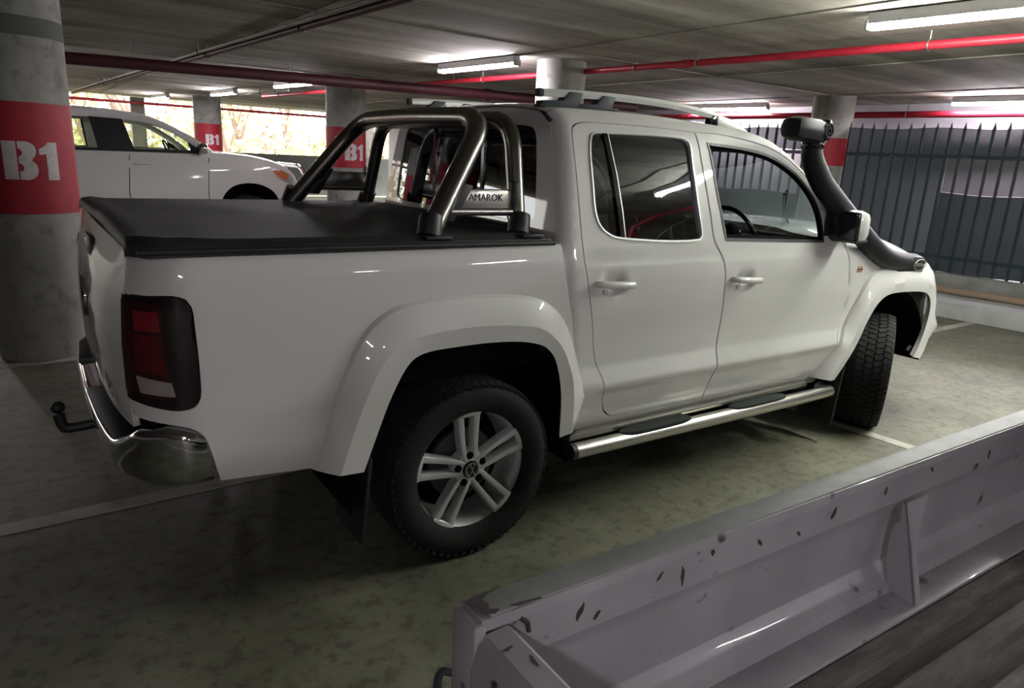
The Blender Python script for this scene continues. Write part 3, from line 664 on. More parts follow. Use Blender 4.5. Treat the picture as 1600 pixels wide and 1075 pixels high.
bumpo = spl([cor((3.655, .43)), (3.70, .66), cor((3.71, .89)), (3.9, .848), cor((4.20, .852)), cor((4.20, .79)), cor((4.655, .79)), cor((4.655, .40)), (4.2, .39)])
grill = spl([cor((4.205, .797)), cor((4.205, .985)), cor((4.655, .99)), cor((4.655, .797))])
for mir in (False, True):
    fe = panel('front_wing', fen_out, [], fenP, P_, truck, .03, .02, mirror=mir)
    panel('headlamp', lampo, [], fenP, M['lampglass'], truck, .05, .01, off=.004, mirror=mir)
    panel('front_bumper', bumpo, [], fenP, P_, truck, .05, .02, mirror=mir)
    gr = panel('grille', grill, [], fenP, M['gloss_black'], truck, .05, .01, off=-.008, mirror=mir)
    for z in (.85, .92): loft([[np.array(fenP(u, z+dz))+np.array([dx, 0, 0]) for u in np.linspace(4.21, 4.655, 8)] for dz, dx in ((-.01, -.01), (-.01, .008), (.01, .008), (.01, -.01))], 'grille_bar', M['chrome'], gr, mirror=mir)
    flare(r_out, r_crease, r_open, bedP if False else (lambda u, z: cabP(max(u, .60), z) if False else (u, -bwf(z)-.001, z)), .966, .957, mir)
    flare(f_out, f_crease, f_open, lambda u, z: (u, -cw(min(z, 1.08))-.001, z), .966, .957, mir)
    sg = 1 if mir else -1
    mk = MB().box((2.655, sg*.913, 1.068), (.052, .012, .036), bev=.004).build('side_repeater', M['repeater'], fe); lab(mk, 'small pale amber side repeater')
    MB().box((2.655, sg*.9165, 1.068), (.058, .007, .010), bev=.002).build('repeater_bezel', M['chrome'], fe)
    # wheel wells
    for cx, rr_, zz in ((0, .505, .42), (3.06, .535, .40)):
        arc = [(cx-rr_, .30)]+[(cx+rr_*math.cos(a), zz+rr_*.99*math.sin(a)) for a in np.linspace(PI, 0, 25)]+[(cx+rr_, .42 if cx else .30)]
        arc = [(x, min(z, 1.02 if cx else 1.0)) for x, z in arc]
        mb = MB(); n = len(arc)
        mb.raw([(x, sg*.926, z) for x, z in arc]+[(x, sg*.50, z) for x, z in arc], [(i, i+1, n+i+1, n+i) for i in range(n-1)]+[tuple(range(n, 2*n))])
        mb.build('wheel_well', M['under'], truck)
# ------------------------------------------------------------------ load bed
lampR = spl([cor((-1.200, 1.150)), (-1.10, 1.150), (-1.045, 1.152), (-1.012, 1.141), (-.999, 1.118), (-.993, 1.049), (-.986, .88), (-.988, .828), (-1.004, .800), (-1.04, .789), (-1.11, .800), cor((-1.200, .822))])
bed_out = spl([cor((-1.192, 1.275)), cor((.413, 1.268)), (.418, 1.204), (.446, 1.077), (.490, .917), (.515, .791)]+[p for p in mid(r_out, r_open, .45)[::-1][4:-4]]+
              [cor((-.58, .497)), cor((-.940, .53)), (-.952, .575), (-.963, .626), (-.985, .70), (-1.02, .730), cor((-1.192, .765))])
for mir in (False, True):
    bs = panel('bed_side', bed_out, [offset(lampR, -.001)], bedP, P_, truck, .028, .018, mirror=mir)
    tl = panel('tail_lamp', offset(lampR, .003), [], bedP, M['smoke'], truck, .02, .012, off=.006, mirror=mir)
    inn = spl([cor((-1.195, 1.135)), (-1.10, 1.13), cor((-1.075, 1.125)), cor((-1.06, .83)), (-1.12, .835), cor((-1.195, .85))])
    lab(panel('lamp_lens', inn, [], bedP, M['red_lens'], tl, .03, .004, off=.009, mirror=mir), 'dark red lens')
    lab(panel('reflector', spl([cor((-1.150, 1.105)), cor((-1.082, 1.105)), cor((-1.078, 1.045)), cor((-1.145, 1.045))]), [], bedP, M['red_in'], tl, .03, .004, off=.0105, mirror=mir), 'brighter red stop reflector')
    lab(panel('reflector', spl([cor((-1.150, 1.035)), cor((-1.085, 1.035)), cor((-1.068, .905)), cor((-1.145, .925))]), [], bedP, mat('tail_red_low', (.075, .004, .009), .2) if not mir else MATS['tail_red_low'], tl, .03, .004, off=.0105, mirror=mir), 'dull red reflector')
    lab(panel('reverse_lens', spl([cor((-1.150, .905)), cor((-1.058, .885)), cor((-1.050, .840)), cor((-1.140, .850))]), [], bedP, M['white_lens'], tl, .03, .004, off=.011, mirror=mir), 'clear reversing lens')
    # bed front corner filler and inner wall
    sg = 1 if mir else -1
    MB().box((-.36, sg*.80, 1.0), (1.50, .04, .50)).build('bed_inner', M['under'], truck)
tgb = lambda z: float(np.interp(z, [.7, .9, 1.1, 1.2, 1.29], [.9, 1, .8, .45, 0]))
def tgP(u, z): return (-1.139-lean(z)-.010*(1-(u/.78)**2)-.034*tgb(z)*(1-(u/.78)**4), -u, z)
tgo = spl([cor((-.774, .72)), cor((.774, .72)), cor((.774, 1.278)), cor((-.774, 1.278))])
tg = panel('tailgate', tgo, [], tgP, P_, truck, .03, .02)
def on_tg(y, z, d=0): p = tgP(-y, z); return (p[0]-d, p[1], p[2])
mh = MB().box(on_tg(0, 1.195, .002), (.014, .20, .075), bev=.006).build('tailgate_handle', M['black'], tg)
MB().box(on_tg(0, 1.212, .014), (.016, .15, .030), bev=.006).build('handle_flap', P_, mh)
def emblem(parent, c, ax, ay, r, ring, stroke, proud, base=None):
    """round car maker's badge: ring with a V over a W"""
    mb = MB(); mb.lathe([(r-ring, 0), (r-ring, proud), (r, proud), (r, 0)], 36, 'z')
    k = r-ring*.6
    def bar(p, q):
        p, q = Vector(p).to_3d()*k, Vector(q).to_3d()*k; d = (q-p); an = math.atan2(d.y, d.x)
        mb.box(tuple((p+q)/2+Vector((0, 0, proud/2))), (d.length, stroke, proud), rot=Matrix.Rotation(an, 3, 'Z'))
    for s in (-1, 1):
        bar((s*.40, .92), (0, .10)); bar((s*.97, .22), (s*.45, -.86)); bar((s*.45, -.86), (0, .02))
    e = mb.build('emblem', M['chrome'], parent); place(e, c, ax, ay)
    d = MB().lathe([(0, .0005), (r-ring*.5, .0005)], 36, 'z').build('emblem_disc', base or M['gloss_black'], parent); place(d, c, ax, ay)
emblem(tg, on_tg(0, 1.0, .003), (0, -1, 0), (0, 0, 1), .085, .010, .012, .007)
for s_, yy, hh in (('AMAROK', -.52, .055),):
    me = text_mesh(s_, hh, .002); o = link('lettering', me, M['chrome'], tg); place(o, on_tg(yy, .80, .004), (0, -1, 0), (0, 0, 1))
MB().box((-.36, 0, .80), (1.50, 1.60, .04)).build('bed_floor', M['under'], truck)
# tonneau cover
curves = []
for x, ex in [(-1.150, -.03), (-1.152, -.008), (-1.142, .006), (-1.10, .008)]+[(v, 0) for v in np.linspace(-1.04, .30, 24)]+[(.36, 0), (.385, -.015), (.388, -.035)]:
    cv = []
    W_ = .868 if x > -1.1 else .868-(max(0, -1.10-x))*1.6
    for t in np.linspace(-1, 1, 41):
        a = abs(t); z = 1.304+.012*(1-a**2)
        z += .004*math.sin(x*9+t*3)*(1-a)+.006*math.exp(-((a-.97)/.02)**2)
        if a > .985: z -= .012
        if x < -.9 and t < -.80: z += .010*math.exp(-((x+1.02)/.09)**2-((t+.93)/.05)**2)
        cv.append((x, W_*t, z+ex))
    cv = [(x, -W_-.014, 1.262+min(ex, 0)*.4), (x, -W_-.012, 1.286+ex)]+cv+[(x, W_+.012, 1.286+ex), (x, W_+.014, 1.262+min(ex, 0)*.4)]
    curves.append(cv)
loft(curves, 'tonneau_cover', M['vinyl'], truck, angle=70)
MB().tube([(-1.13, -.884, 1.280), (-.4, -.888, 1.279), (.38, -.882, 1.274)], .010, 10, 4).build('cover_rail', M['black'], truck)
MB().tube([(-1.13, .884, 1.280), (-.4, .888, 1.279), (.38, .882, 1.274)], .010, 10, 4).build('cover_rail', M['black'], truck)
# ------------------------------------------------------------------ sports bar
def hoop(fx, fy, tx, yw, zt, r, bend=.15):
    f_, c_ = Vector((fx, -fy, 1.30)), Vector((tx, -yw, zt)); l_ = (f_-c_).normalized()
    pts = [f_]+[f_.lerp(c_+l_*bend, t) for t in (.35, .7)]
    a, b = c_+l_*bend, c_+Vector((0, bend, .006))
    pts += [a*(1-t)**2+c_*2*t*(1-t)+b*t*t for t in np.linspace(0, 1, 9)]+[Vector((tx, -yw*.4, zt+.010)), Vector((tx, 0, zt+.013))]
    pts = [tuple(p) for p in pts]; pts += [(p[0], -p[1], p[2]) for p in pts[-2::-1]]
    return MB().tube(pts, r, 24, 3)
bar = hoop(-.150, .795, .185, .625, 1.745, .042).build('sports_bar', M['bar'], truck)
hoop(.275, .765, .312, .635, 1.742, .036, .13).build('hoop', M['bar'], bar)
for sg in (-1, 1):
    for x, yf in ((-.150, .795), (.275, .765)):
        MB().box((x+.005, sg*.842, 1.302), (.105, .070, .014), bev=.004).tube([(x-.004, sg*(yf+.012), 1.303), (x+.004, sg*(yf+.004), 1.335), (x+.016, sg*(yf-.010), 1.372)], [.047, .0455, .0435], 16, 3).build('bar_foot', M['black'], bar)
    MB().box((.120, sg*.738, 1.428), (.280, .018, .090), bev=.008).tube([(-.03, sg*.744, 1.386), (.28, sg*.744, 1.386)], .017, 14).build('side_plate', M['steel'], bar)
    MB().prism([(-.085, 1.352), (-.02, 1.348), (.065, 1.485), (.015, 1.495)], sg*.735-.024, sg*.735+.024, 'y').build('plate_bracket', M['black'], bar, bevel=.006)
    MB().box((.268, sg*.738, 1.428), (.034, .05, .155), bev=.01).build('plate_bracket', M['black'], bar)
    me = text_mesh('AMAROK', .038, .0015); o = link('lettering', me, M['letters'], bar)
    place(o, (.128, sg*.7485, 1.440), (-sg, 0, 0), (0, 0, 1)); lab(o, 'dark lettering on the bright side plate')
# ------------------------------------------------------------------ roof rails
for sg in (-1, 1):
    RY = .605
    pts = [(.475, 1.870), (.70, 1.881), (1.0, 1.887), (1.3, 1.880), (1.58, 1.856)]
    rail = loft([[np.array((x, sg*(RY+dy), z+dz)) for x, z in crom(pts, 6)] for dy, dz in ((-.016, -.015), (.016, -.017), (.021, 0), (.014, .015), (-.012, .016), (-.018, .004), (-.016, -.015))], 'roof_rail', M['railalu'], truck)
    MB().box((.464, sg*RY, 1.869), (.030, .036, .034), bev=.008).build('rail_end_cap', M['railgrey'], rail)
    MB().prism([(.455, 1.812), (.90, 1.828), (.90, 1.836), (.455, 1.824)], sg*RY-.026, sg*RY+.026, 'y').build('rail_base', M['railgrey'], rail, bevel=.004)
    for x0 in (.500, .690):
        MB().prism([(x0-.035, 1.818), (x0+.165, 1.826), (x0+.185, 1.884), (x0+.110, 1.884), (x0+.075, 1.846), (x0-.035, 1.838)], sg*RY-.026, sg*RY+.026, 'y').build('rail_foot', M['railgrey'], rail, bevel=.004)
    MB().prism([(1.530, 1.806), (1.60, 1.800), (1.605, 1.850), (1.545, 1.862)], sg*RY-.020, sg*RY+.020, 'y').build('rail_joint', M['gloss_black'], rail, bevel=.004)
    MB().prism([(1.590, 1.798), (1.86, 1.768), (1.84, 1.788), (1.78, 1.820), (1.70, 1.845), (1.62, 1.858), (1.575, 1.861)], sg*(RY+.004)-.022, sg*(RY+.004)+.022, 'y').build('rail_fairing', M['railalu'], rail, bevel=.008)
# ------------------------------------------------------------------ bumper, tow ball
path = crom([(-.958, -.908), (-1.04, -.905), (-1.115, -.865), (-1.175, -.785), (-1.222, -.66), (-1.245, -.42), (-1.255, 0)], 6)
path = np.vstack([path, [(p[0], -p[1]) for p in path[-2::-1]]])
def ins(d): 
    t = np.gradient(path, axis=0); t /= np.linalg.norm(t, axis=1)[:, None]; return path+np.stack([t[:, 1], -t[:, 0]], 1)*(-d)
def topz(p):
    if p[1] > 0: return float(np.interp(p[0], [-1.25, -1.15, -1.08, -1.0, -.95], [.640, .645, .690, .72, .704]))
    return float(np.interp(p[0], [-1.25, -1.22, -1.17, -1.10, -1.0, -.95], [.640, .650, .715, .738, .724, .704]))
secs = []
for d, f_ in ((-.09, 'b'), (-.035, .0), (-.014, .14), (-.002, .45), (0, .8), (-.006, .95), (-.020, 1.0), (-.13, 1.02)):
    q = ins(d); row = []
    for p0, p in zip(path, q):
        zb = float(np.interp(p0[0], [-1.25, -1.10, -.95], [.515, .530, .535])); zt = topz(p0)
        zz = zb if f_ == 'b' else zb+(zt-zb)*f_; k_ = max(0, min(1, (p0[0]+1.06)/.10)); row.append((p[0]-.030*k_*(zz-.54)/.17, p[1], zz))
    secs.append(row)
bmp = loft(secs, 'rear_bumper', M['chrome'], truck, angle=50)
MB().prism([(-1.15, -.77), (-1.15, -.08), (-1.2465, -.08), (-1.239, -.40), (-1.218, -.64), (-1.185, -.755)], .62, .653, 'z').build('step_pad', M['black'], bmp, bevel=.004)
MB().prism([(-1.12, .34), (-1.12, .835), (-1.165, .79), (-1.218, .655), (-1.242, .34)], .62, .655, 'z').build('step_pad', M['black'], bmp, bevel=.004)
MB().box((-1.10, 0, .60), (.12, 1.26, .10)).build('bumper_core', M['under'], bmp)
MB().tube([(-1.08, -.05, .50), (-1.30, -.05, .485), (-1.335, -.05, .50), (-1.345, -.05, .55)], .020, 12, 4).lathe([(0, .0)]+[(.025*math.sin(a), .025-.025*math.cos(a)) for a in np.linspace(.2, PI, 10)], 20, 'z', (-1.345, -.05, .55)).build('tow_ball', M['black'], truck)
# ------------------------------------------------------------------ side steps
for sg in (-1, 1):
    t_ = MB().tube([(.490, sg*.955, .365), (1.5, sg*.957, .358), (2.40, sg*.955, .350), (2.47, sg*.93, .350), (2.50, sg*.88, .352)], .036, 20, 3).build('side_step', M['steel'], truck)
    MB().lathe([(0, 0), (.030, 0), (.0375, .006), (.0375, .03)], 20, 'x', (.478, sg*.955, .365)).build('end_cap', M['black'], t_)
    MB().box((1.40, sg*.895, .408), (1.80, .05, .030), bev=.008).build('inner_rail', M['steel'], t_)
    MB().box((1.45, sg*.80, .36), (1.9, .12, .05)).build('step_mount', M['under'], t_)
    for x in (1.02, 1.80):
        pad = [(x+.235*math.copysign(abs(math.cos(a))**.5, math.cos(a)), sg*.952+.034*math.copysign(abs(math.sin(a))**.7, math.sin(a))) for a in np.linspace(0, 2*PI, 33)[:-1]]
        MB().prism(pad, .385, .4035 if x < 1.5 else .3985, 'z').build('step_pad', M['pad'], t_, bevel=.002)
# ------------------------------------------------------------------ snorkel
def ellt(pts, ra, rb, seg=18, sm=6):
    mb = MB().tube(pts, ra, seg, sm); return mb
sn = MB().tube([(3.34, -.885, 1.085), (3.18, -.900, 1.088), (3.03, -.912, 1.105), (2.90, -.922, 1.132), (2.76, -.925, 1.185), (2.46, -.920, 1.352), (2.27, -.905, 1.475), (2.175, -.892, 1.545), (2.105, -.880, 1.625), (2.062, -.878, 1.680), (2.050, -.876, 1.735), (2.050, -.876, 1.78)],
               [.050, .060, .062, .062, .061, .060, .060, .059, .058, .055, .052, .052], 20, 6).build('snorkel', M['snork'], truck)
MB().box((3.20, -.912, 1.078), (.36, .085, .118), rot=Matrix.Rotation(.08, 3, 'Y'), bev=.036).build('snorkel_foot', M['snork'], sn)
hd = MB().lathe([(.053, 0), (.057, .01), (.057, .035), (.053, .04)], 20, 'z', (2.05, -.876, 1.722)).build('clamp', M['gloss_black'], sn)
MB().box((1.955, -.885, 1.812), (.285, .140, .118), rot=Matrix.Rotation(.03, 3, 'Y'), bev=.050).tube([(2.05, -.876, 1.72), (2.05, -.876, 1.79)], [.053, .062], 16).build('snorkel_head', M['snork'], sn)
ob = MB().box((2.066, -.885, 1.815), (.040, .135, .112), rot=Matrix.Rotation(.10, 3, 'Y'), bev=.014).build('head_cap', M['gloss_black'], sn)
MB().lathe([(.030, -.004), (.036, -.004), (.036, .004), (.030, .004)], 24, 'y', (2.055, -.955, 1.815), closed=True).build('badge', M['chrome'], sn)
MB().lathe([(.012, -.004), (.016, -.004), (.016, .004), (.012, .004)], 20, 'y', (2.055, -.955, 1.815), closed=True).build('badge', M['chrome'], sn)
ovl = [(3.285+.072*math.cos(a), 1.072+.036*math.sin(a)) for a in np.linspace(0, 2*PI, 29)]
MB().tube([(x, -.9555, z) for x, z in ovl], .003, 6).build('badge', M['pipe_grey'], sn)
me = text_mesh('SAFARI', .034, .0015); o = link('lettering', me, M['pipe_grey'], sn); place(o, (3.285, -.955, 1.072), (1, 0, -.10), (0, 0, 1))
# ------------------------------------------------------------------ door mirrors
for sg in (-1, 1):
    mrb = MB().box((0, 0, 0), (.115, .195, .170), bev=.045).build('door_mirror', P_, truck); mrb.location = (2.375, sg*.972, 1.333); mrb.rotation_euler = (0, -.05, sg*.10)
    MB().box((-.052, 0, 0), (.030, .185, .166), bev=.014).build('mirror_rim', M['gloss_black'], mrb)
    MB().box((-.0675, 0, .004), (.004, .160, .138), bev=.0018).build('mirror_face', M['mirror'], mrb)
    MB().box((.0, 0, -.080), (.10, .17, .02), bev=.009).build('mirror_base', M['black'], mrb)
    MB().tube([(2.36, sg*.865, 1.262), (2.37, sg*.90, 1.272), (2.375, sg*.94, 1.285)], [.034, .030, .028], 12, 3).build('mirror_arm', M['black'], truck)
    MB().prism([(2.268, 1.245), (2.44, 1.238), (2.40, 1.30), (2.30, 1.405)], sg*.876-.010, sg*.876+.010, 'y').build('mirror_sail', M['black'], truck, bevel=.003)
# ------------------------------------------------------------------ wheels
def make_wheel():
    prof = []
    for r, y in ((.245, .10), (.262, .116), (.285, .128), (.315, .132), (.345, .126), (.360, .112), (.366, .09)): prof.append((r, -y))
    prof += [(.367, -.06), (.3675, 0), (.367, .06)]+[(r, y) for r, y in ((.366, .09), (.360, .112), (.345, .126), (.315, .132), (.285, .128), (.262, .116), (.245, .10))]
    w = MB().lathe([(.259, -.107), (.262, -.101), (.256, -.095), (.249, -.082), (.236, -.066), (.226, .06), (.232, .09), (.240, .10), (.247, .104)], 64, 'y').build('wheel', M['alloy'], truck)
    ty = MB().lathe(prof, 72, 'y').build('tyre', M['rubber'], w)
    tb = MB()
    for k in range(60):
        a = 2*PI*k/60
        for row, (y, wd, sk) in enumerate(((-.100, .046, 0), (-.050, .042, .5), (0, .040, .0), (.050, .042, .5), (.100, .046, 0))):
            aa = a+sk*2*PI/60; rr = .3675 if abs(y) < .08 else .3625
            tb.box((rr*math.cos(aa), y, rr*math.sin(aa)), (.013, wd, .031), rot=Matrix.Rotation(-aa, 3, 'Y') @ Matrix.Rotation((.35 if row % 2 else -.30)*(1 if y <= 0 else -1), 3, 'X') @ Matrix.Rotation((-.22 if y < -.08 else (.22 if y > .08 else 0)), 3, 'Z'))
    t2 = tb.build('tread', M['rubber'], w); t2['kind'] = 'stuff'
    for k in range(5):
        b = math.radians(95+72*k)
        sp = MB()
        ca, sa = math.cos(b), math.sin(b)
        def pt(r, t, y): return (r*ca-t*sa, y, r*sa+t*ca)
        for s in (-1, 1):
            V = []
            for r, t0, t1, y0, y1 in ((.030, .010, .030, -.092, -.050), (.075, .013, .040, -.094, -.050), (.150, .0165, .047, -.094, -.052), (.225, .020, .054, -.099, -.058), (.254, .021, .057, -.104, -.075)):
                V += [pt(r, s*t0, y1), pt(r, s*(t0+.004), y0), pt(r, s*(t1-.004), y0), pt(r, s*t1, y1)]
            F = [(0, 1, 2, 3), (16, 17, 18, 19)]
            for i in range(4):
                for j in range(4): F.append((i*4+j, i*4+(j+1) % 4, i*4+4+(j+1) % 4, i*4+4+j))
            sp.raw(V, F)
        V = [pt(r, t, y) for r, t, y in ((.232, -.054, -.1005), (.232, .054, -.1005), (.258, .057, -.107), (.258, -.057, -.107), (.232, -.054, -.07), (.232, .054, -.07), (.258, .057, -.07), (.258, -.057, -.07))]
        sp.raw(V, [(0, 1, 2, 3), (4, 5, 6, 7), (0, 1, 5, 4), (2, 3, 7, 6), (0, 3, 7, 4), (1, 2, 6, 5)])
        sp.build('spoke', M['alloy'], w, bevel=.003)
    MB().lathe([(0, -.090), (.040, -.092), (.070, -.088), (.078, -.075), (.078, -.04)], 40, 'y').build('hub', M['alloy'], w)
    for k in range(5):
        b = math.radians(95+72*k)
        MB().lathe([(.0, -.0915), (.0115, -.0915), (.0135, -.0935), (.015, -.0935), (.016, -.088)], 16, 'y', (.060*math.cos(b), 0, .060*math.sin(b))).build('lug_hole', M['under'], w)
    MB().lathe([(0, -.101), (.033, -.100), (.038, -.094), (.038, -.08)], 32, 'y').build('hub_cap', M['gloss_black'], w)
    emblem(w, (0, -.1012, 0), (1, 0, 0), (0, 0, 1), .032, .004, .005, .003)
    MB().lathe([(.0, -.02), (.150, -.02), (.150, .0), (.0, .0)], 40, 'y').build('brake_disc', M['disc'], w)
    MB().lathe([(.0, .03), (.212, .03)], 40, 'y').build('brake_shield', M['under'], w)
    return w
def copy_part(o, parent):
    c = o.copy(); COL.objects.link(c); c.parent = parent
    for ch in o.children: copy_part(ch, c).matrix_local = ch.matrix_local
    return c
w0 = make_wheel(); w0.location = (.003, -.822, .374)
for loc, rz in (((3.10, -.822, .374), math.radians(30)), ((.003, .822, .374), PI), ((3.10, .822, .374), PI+math.radians(30))):
    c = copy_part(w0, truck); c.location = loc; c.rotation_euler = (0, .4 if rz else 0, rz)
# ------------------------------------------------------------------ mud flaps, underbody
for sg in (-1, 1):
    MB().box((-.46, sg*.82, .36), (.014, .26, .34), rot=Matrix.Rotation(.10, 3, 'Y'), bev=.004).build('mud_flap', M['black'], truck)
    MB().box((2.60, sg*.83, .30), (.014, .24, .38), rot=Matrix.Rotation(.12, 3, 'Y'), bev=.004).build('mud_flap', M['black'], truck)
    MB().box((1.5, sg*.45, .42), (4.6, .09, .13), bev=.01).build('chassis_rail', M['under'], truck)
MB().box((1.56, 0, .44), (1.96, 1.62, .06)).build('floor_pan', M['under'], truck)
MB().box((3.05, 0, .66), (.9, .96, .50)).build('engine_block', M['under'], truck)
MB().tube([(0, -.75, .374), (0, .75, .374)], .05, 12).lathe([(.02, -.15), (.14, -.08), (.15, 0), (.14, .08), (.02, .15)], 20, 'y', (0, 0, .374)).build('rear_axle', M['under'], truck)
MB().tube([(-1.15, .42, .40), (-.7, .42, .41), (-.2, .40, .50), (.6, .38, .42), (2.2, .3, .40)], .03, 10, 4).build('exhaust', M['disc'], truck)
# ------------------------------------------------------------------ cabin
def seat(x, y, w=.50):
    s = MB().box((x, y, .80), (.50, w, .16), bev=.05).build('seat', M['seat'], truck)
    MB().box((x-.28, y, 1.12), (.16, w-.02, .62), rot=Matrix.Rotation(-.22, 3, 'Y'), bev=.05).build('backrest', M['seat'], s)
    MB().box((x-.37, y, 1.52), (.10, .27, .17), rot=Matrix.Rotation(-.15, 3, 'Y'), bev=.04).build('headrest', M['seat'], s)
    for dy in (-.06, .06): MB().tube([(x-.355, y+dy, 1.38), (x-.37, y+dy, 1.48)], .006, 6).build('headrest_post', M['chrome'], s)
seat(1.72, -.37); seat(1.72, .37)
for y in (-.42, 0, .42): seat(.93, y, .42)
MB().box((1.56, 0, .50), (1.94, 1.60, .06)).build('cabin_floor', M['seat'], truck)
ds = MB().prism([(2.28, .70), (2.55, .62), (2.75, .80), (2.74, 1.20), (2.50, 1.222), (2.36, 1.20), (2.27, 1.13), (2.24, .96)], -.78, .78, 'y').build('dashboard', M['dash'], truck, bevel=.03)
sw = MB().lathe([(.178+.014*math.cos(a), .014*math.sin(a)) for a in np.linspace(0, 2*PI, 12, endpoint=False)], 40, 'x', closed=True).tube([(0, -.17, 0), (0, .17, 0)], .014, 8).tube([(0, 0, 0), (0, 0, -.17)], .014, 8).lathe([(0, -.02), (.06, -.02), (.07, 0), (.07, .02)], 24, 'x').build('steering_wheel', M['gloss_black'], truck)
sw.location = (2.13, -.37, 1.215); sw.rotation_euler = (0, -.42, 0)
MB().tube([(2.13, -.37, 1.215), (2.36, -.37, 1.10)], .03, 10).build('steering_column', M['black'], truck)
MB().box((2.12, 0, 1.62), (.03, .24, .075), bev=.012).tube([(2.12, 0, 1.65), (2.15, 0, 1.72)], .01, 8).build('rear_view_mirror', M['black'], truck)
for sg in (-1, 1):
    MB().tube([(1.40, sg*.80, 1.25), (1.385, sg*.725, 1.50), (1.36, sg*.66, 1.72)], .035, 10, 3).build('pillar_trim', M['trimgrey'], truck)
hl = []
for x in np.linspace(.52, 1.95, 12): hl.append([(x, (cw(zr(x))-.06)*t, zr(x)-.035+.02*(1-t*t)) for t in np.linspace(-1, 1, 9)])
loft(hl, 'headliner', M['trimgrey'], truck)
# ================================================================== the white wagon parked behind
suv = thing('station_wagon', 'large white four wheel drive wagon parked behind the truck bed', 'car', (1.745, 8.78, 0), 0)
SP = M['suvpaint']
# wagon frame: x forward from the FRONT axle, y = 0 on its near (right) side, z up
sz, sw_ = smooth_table([.30, .45, .55, .80, 1.00, 1.20, 1.34, 1.42, 1.60, 1.78, 1.88, 1.93, 1.97], [.06, .03, .0, -.02, -.015, 0, .03, .06, .12, .20, .26, .33, .42], .012)
def suvP(u, z):
    y = float(np.interp(z, sz, sw_))
    if u > .45: y += .35*(u-.45)**2
    if u < -3.4: y += .35*(u+3.4)**2
    return (u, y, z)
WID = 1.97
def smir(o): return o
arch_f = [(-.44, .52), (-.455, .66), (-.40, .80), (-.27, .92), (-.05, .975), (.18, .95), (.36, .85), (.45, .70), (.47, .52)]
arch_r = [(p[0]-2.85, p[1]) for p in arch_f]
roofl = [(-3.98, 1.50), (-3.93, 1.72), (-3.80, 1.90), (-3.55, 1.955), (-2.6, 1.97), (-1.9, 1.965), (-1.45, 1.925), (-1.20, 1.845), (-.90, 1.69), (-.70, 1.56), (-.56, 1.44)]
body = spl([cor((-4.02, .60)), (-4.05, .95), (-4.02, 1.30)]+roofl+[cor((-.53, 1.41)), (-.30, 1.395), (.10, 1.36), (.40, 1.30), (.62, 1.21), (.74, 1.08), cor((.78, .92)), (.82, .75), cor((.80, .50)), cor((.47, .50))]+
           [p for p in arch_f[::-1][1:-1]]+[cor((-.44, .48)), cor((-2.38, .48))]+[p for p in arch_r[::-1][1:-1]]+[cor((-3.29, .52)), cor((-3.9, .52))])
wf = spl([cor((-1.74, 1.835)), (-1.45, 1.815), (-1.18, 1.745), (-.98, 1.64), (-.80, 1.52), cor((-.70, 1.44)), cor((-1.62, 1.405))])
wr = spl([cor((-2.12, 1.845)), cor((-2.06, 1.405)), (-2.3, 1.405), cor((-2.66, 1.405)), (-2.72, 1.60), cor((-2.70, 1.845))])
wq = spl([cor((-2.80, 1.835)), cor((-2.76, 1.385)), (-3.3, 1.40), cor((-3.75, 1.43)), (-3.70, 1.70), cor((-3.62, 1.82))])
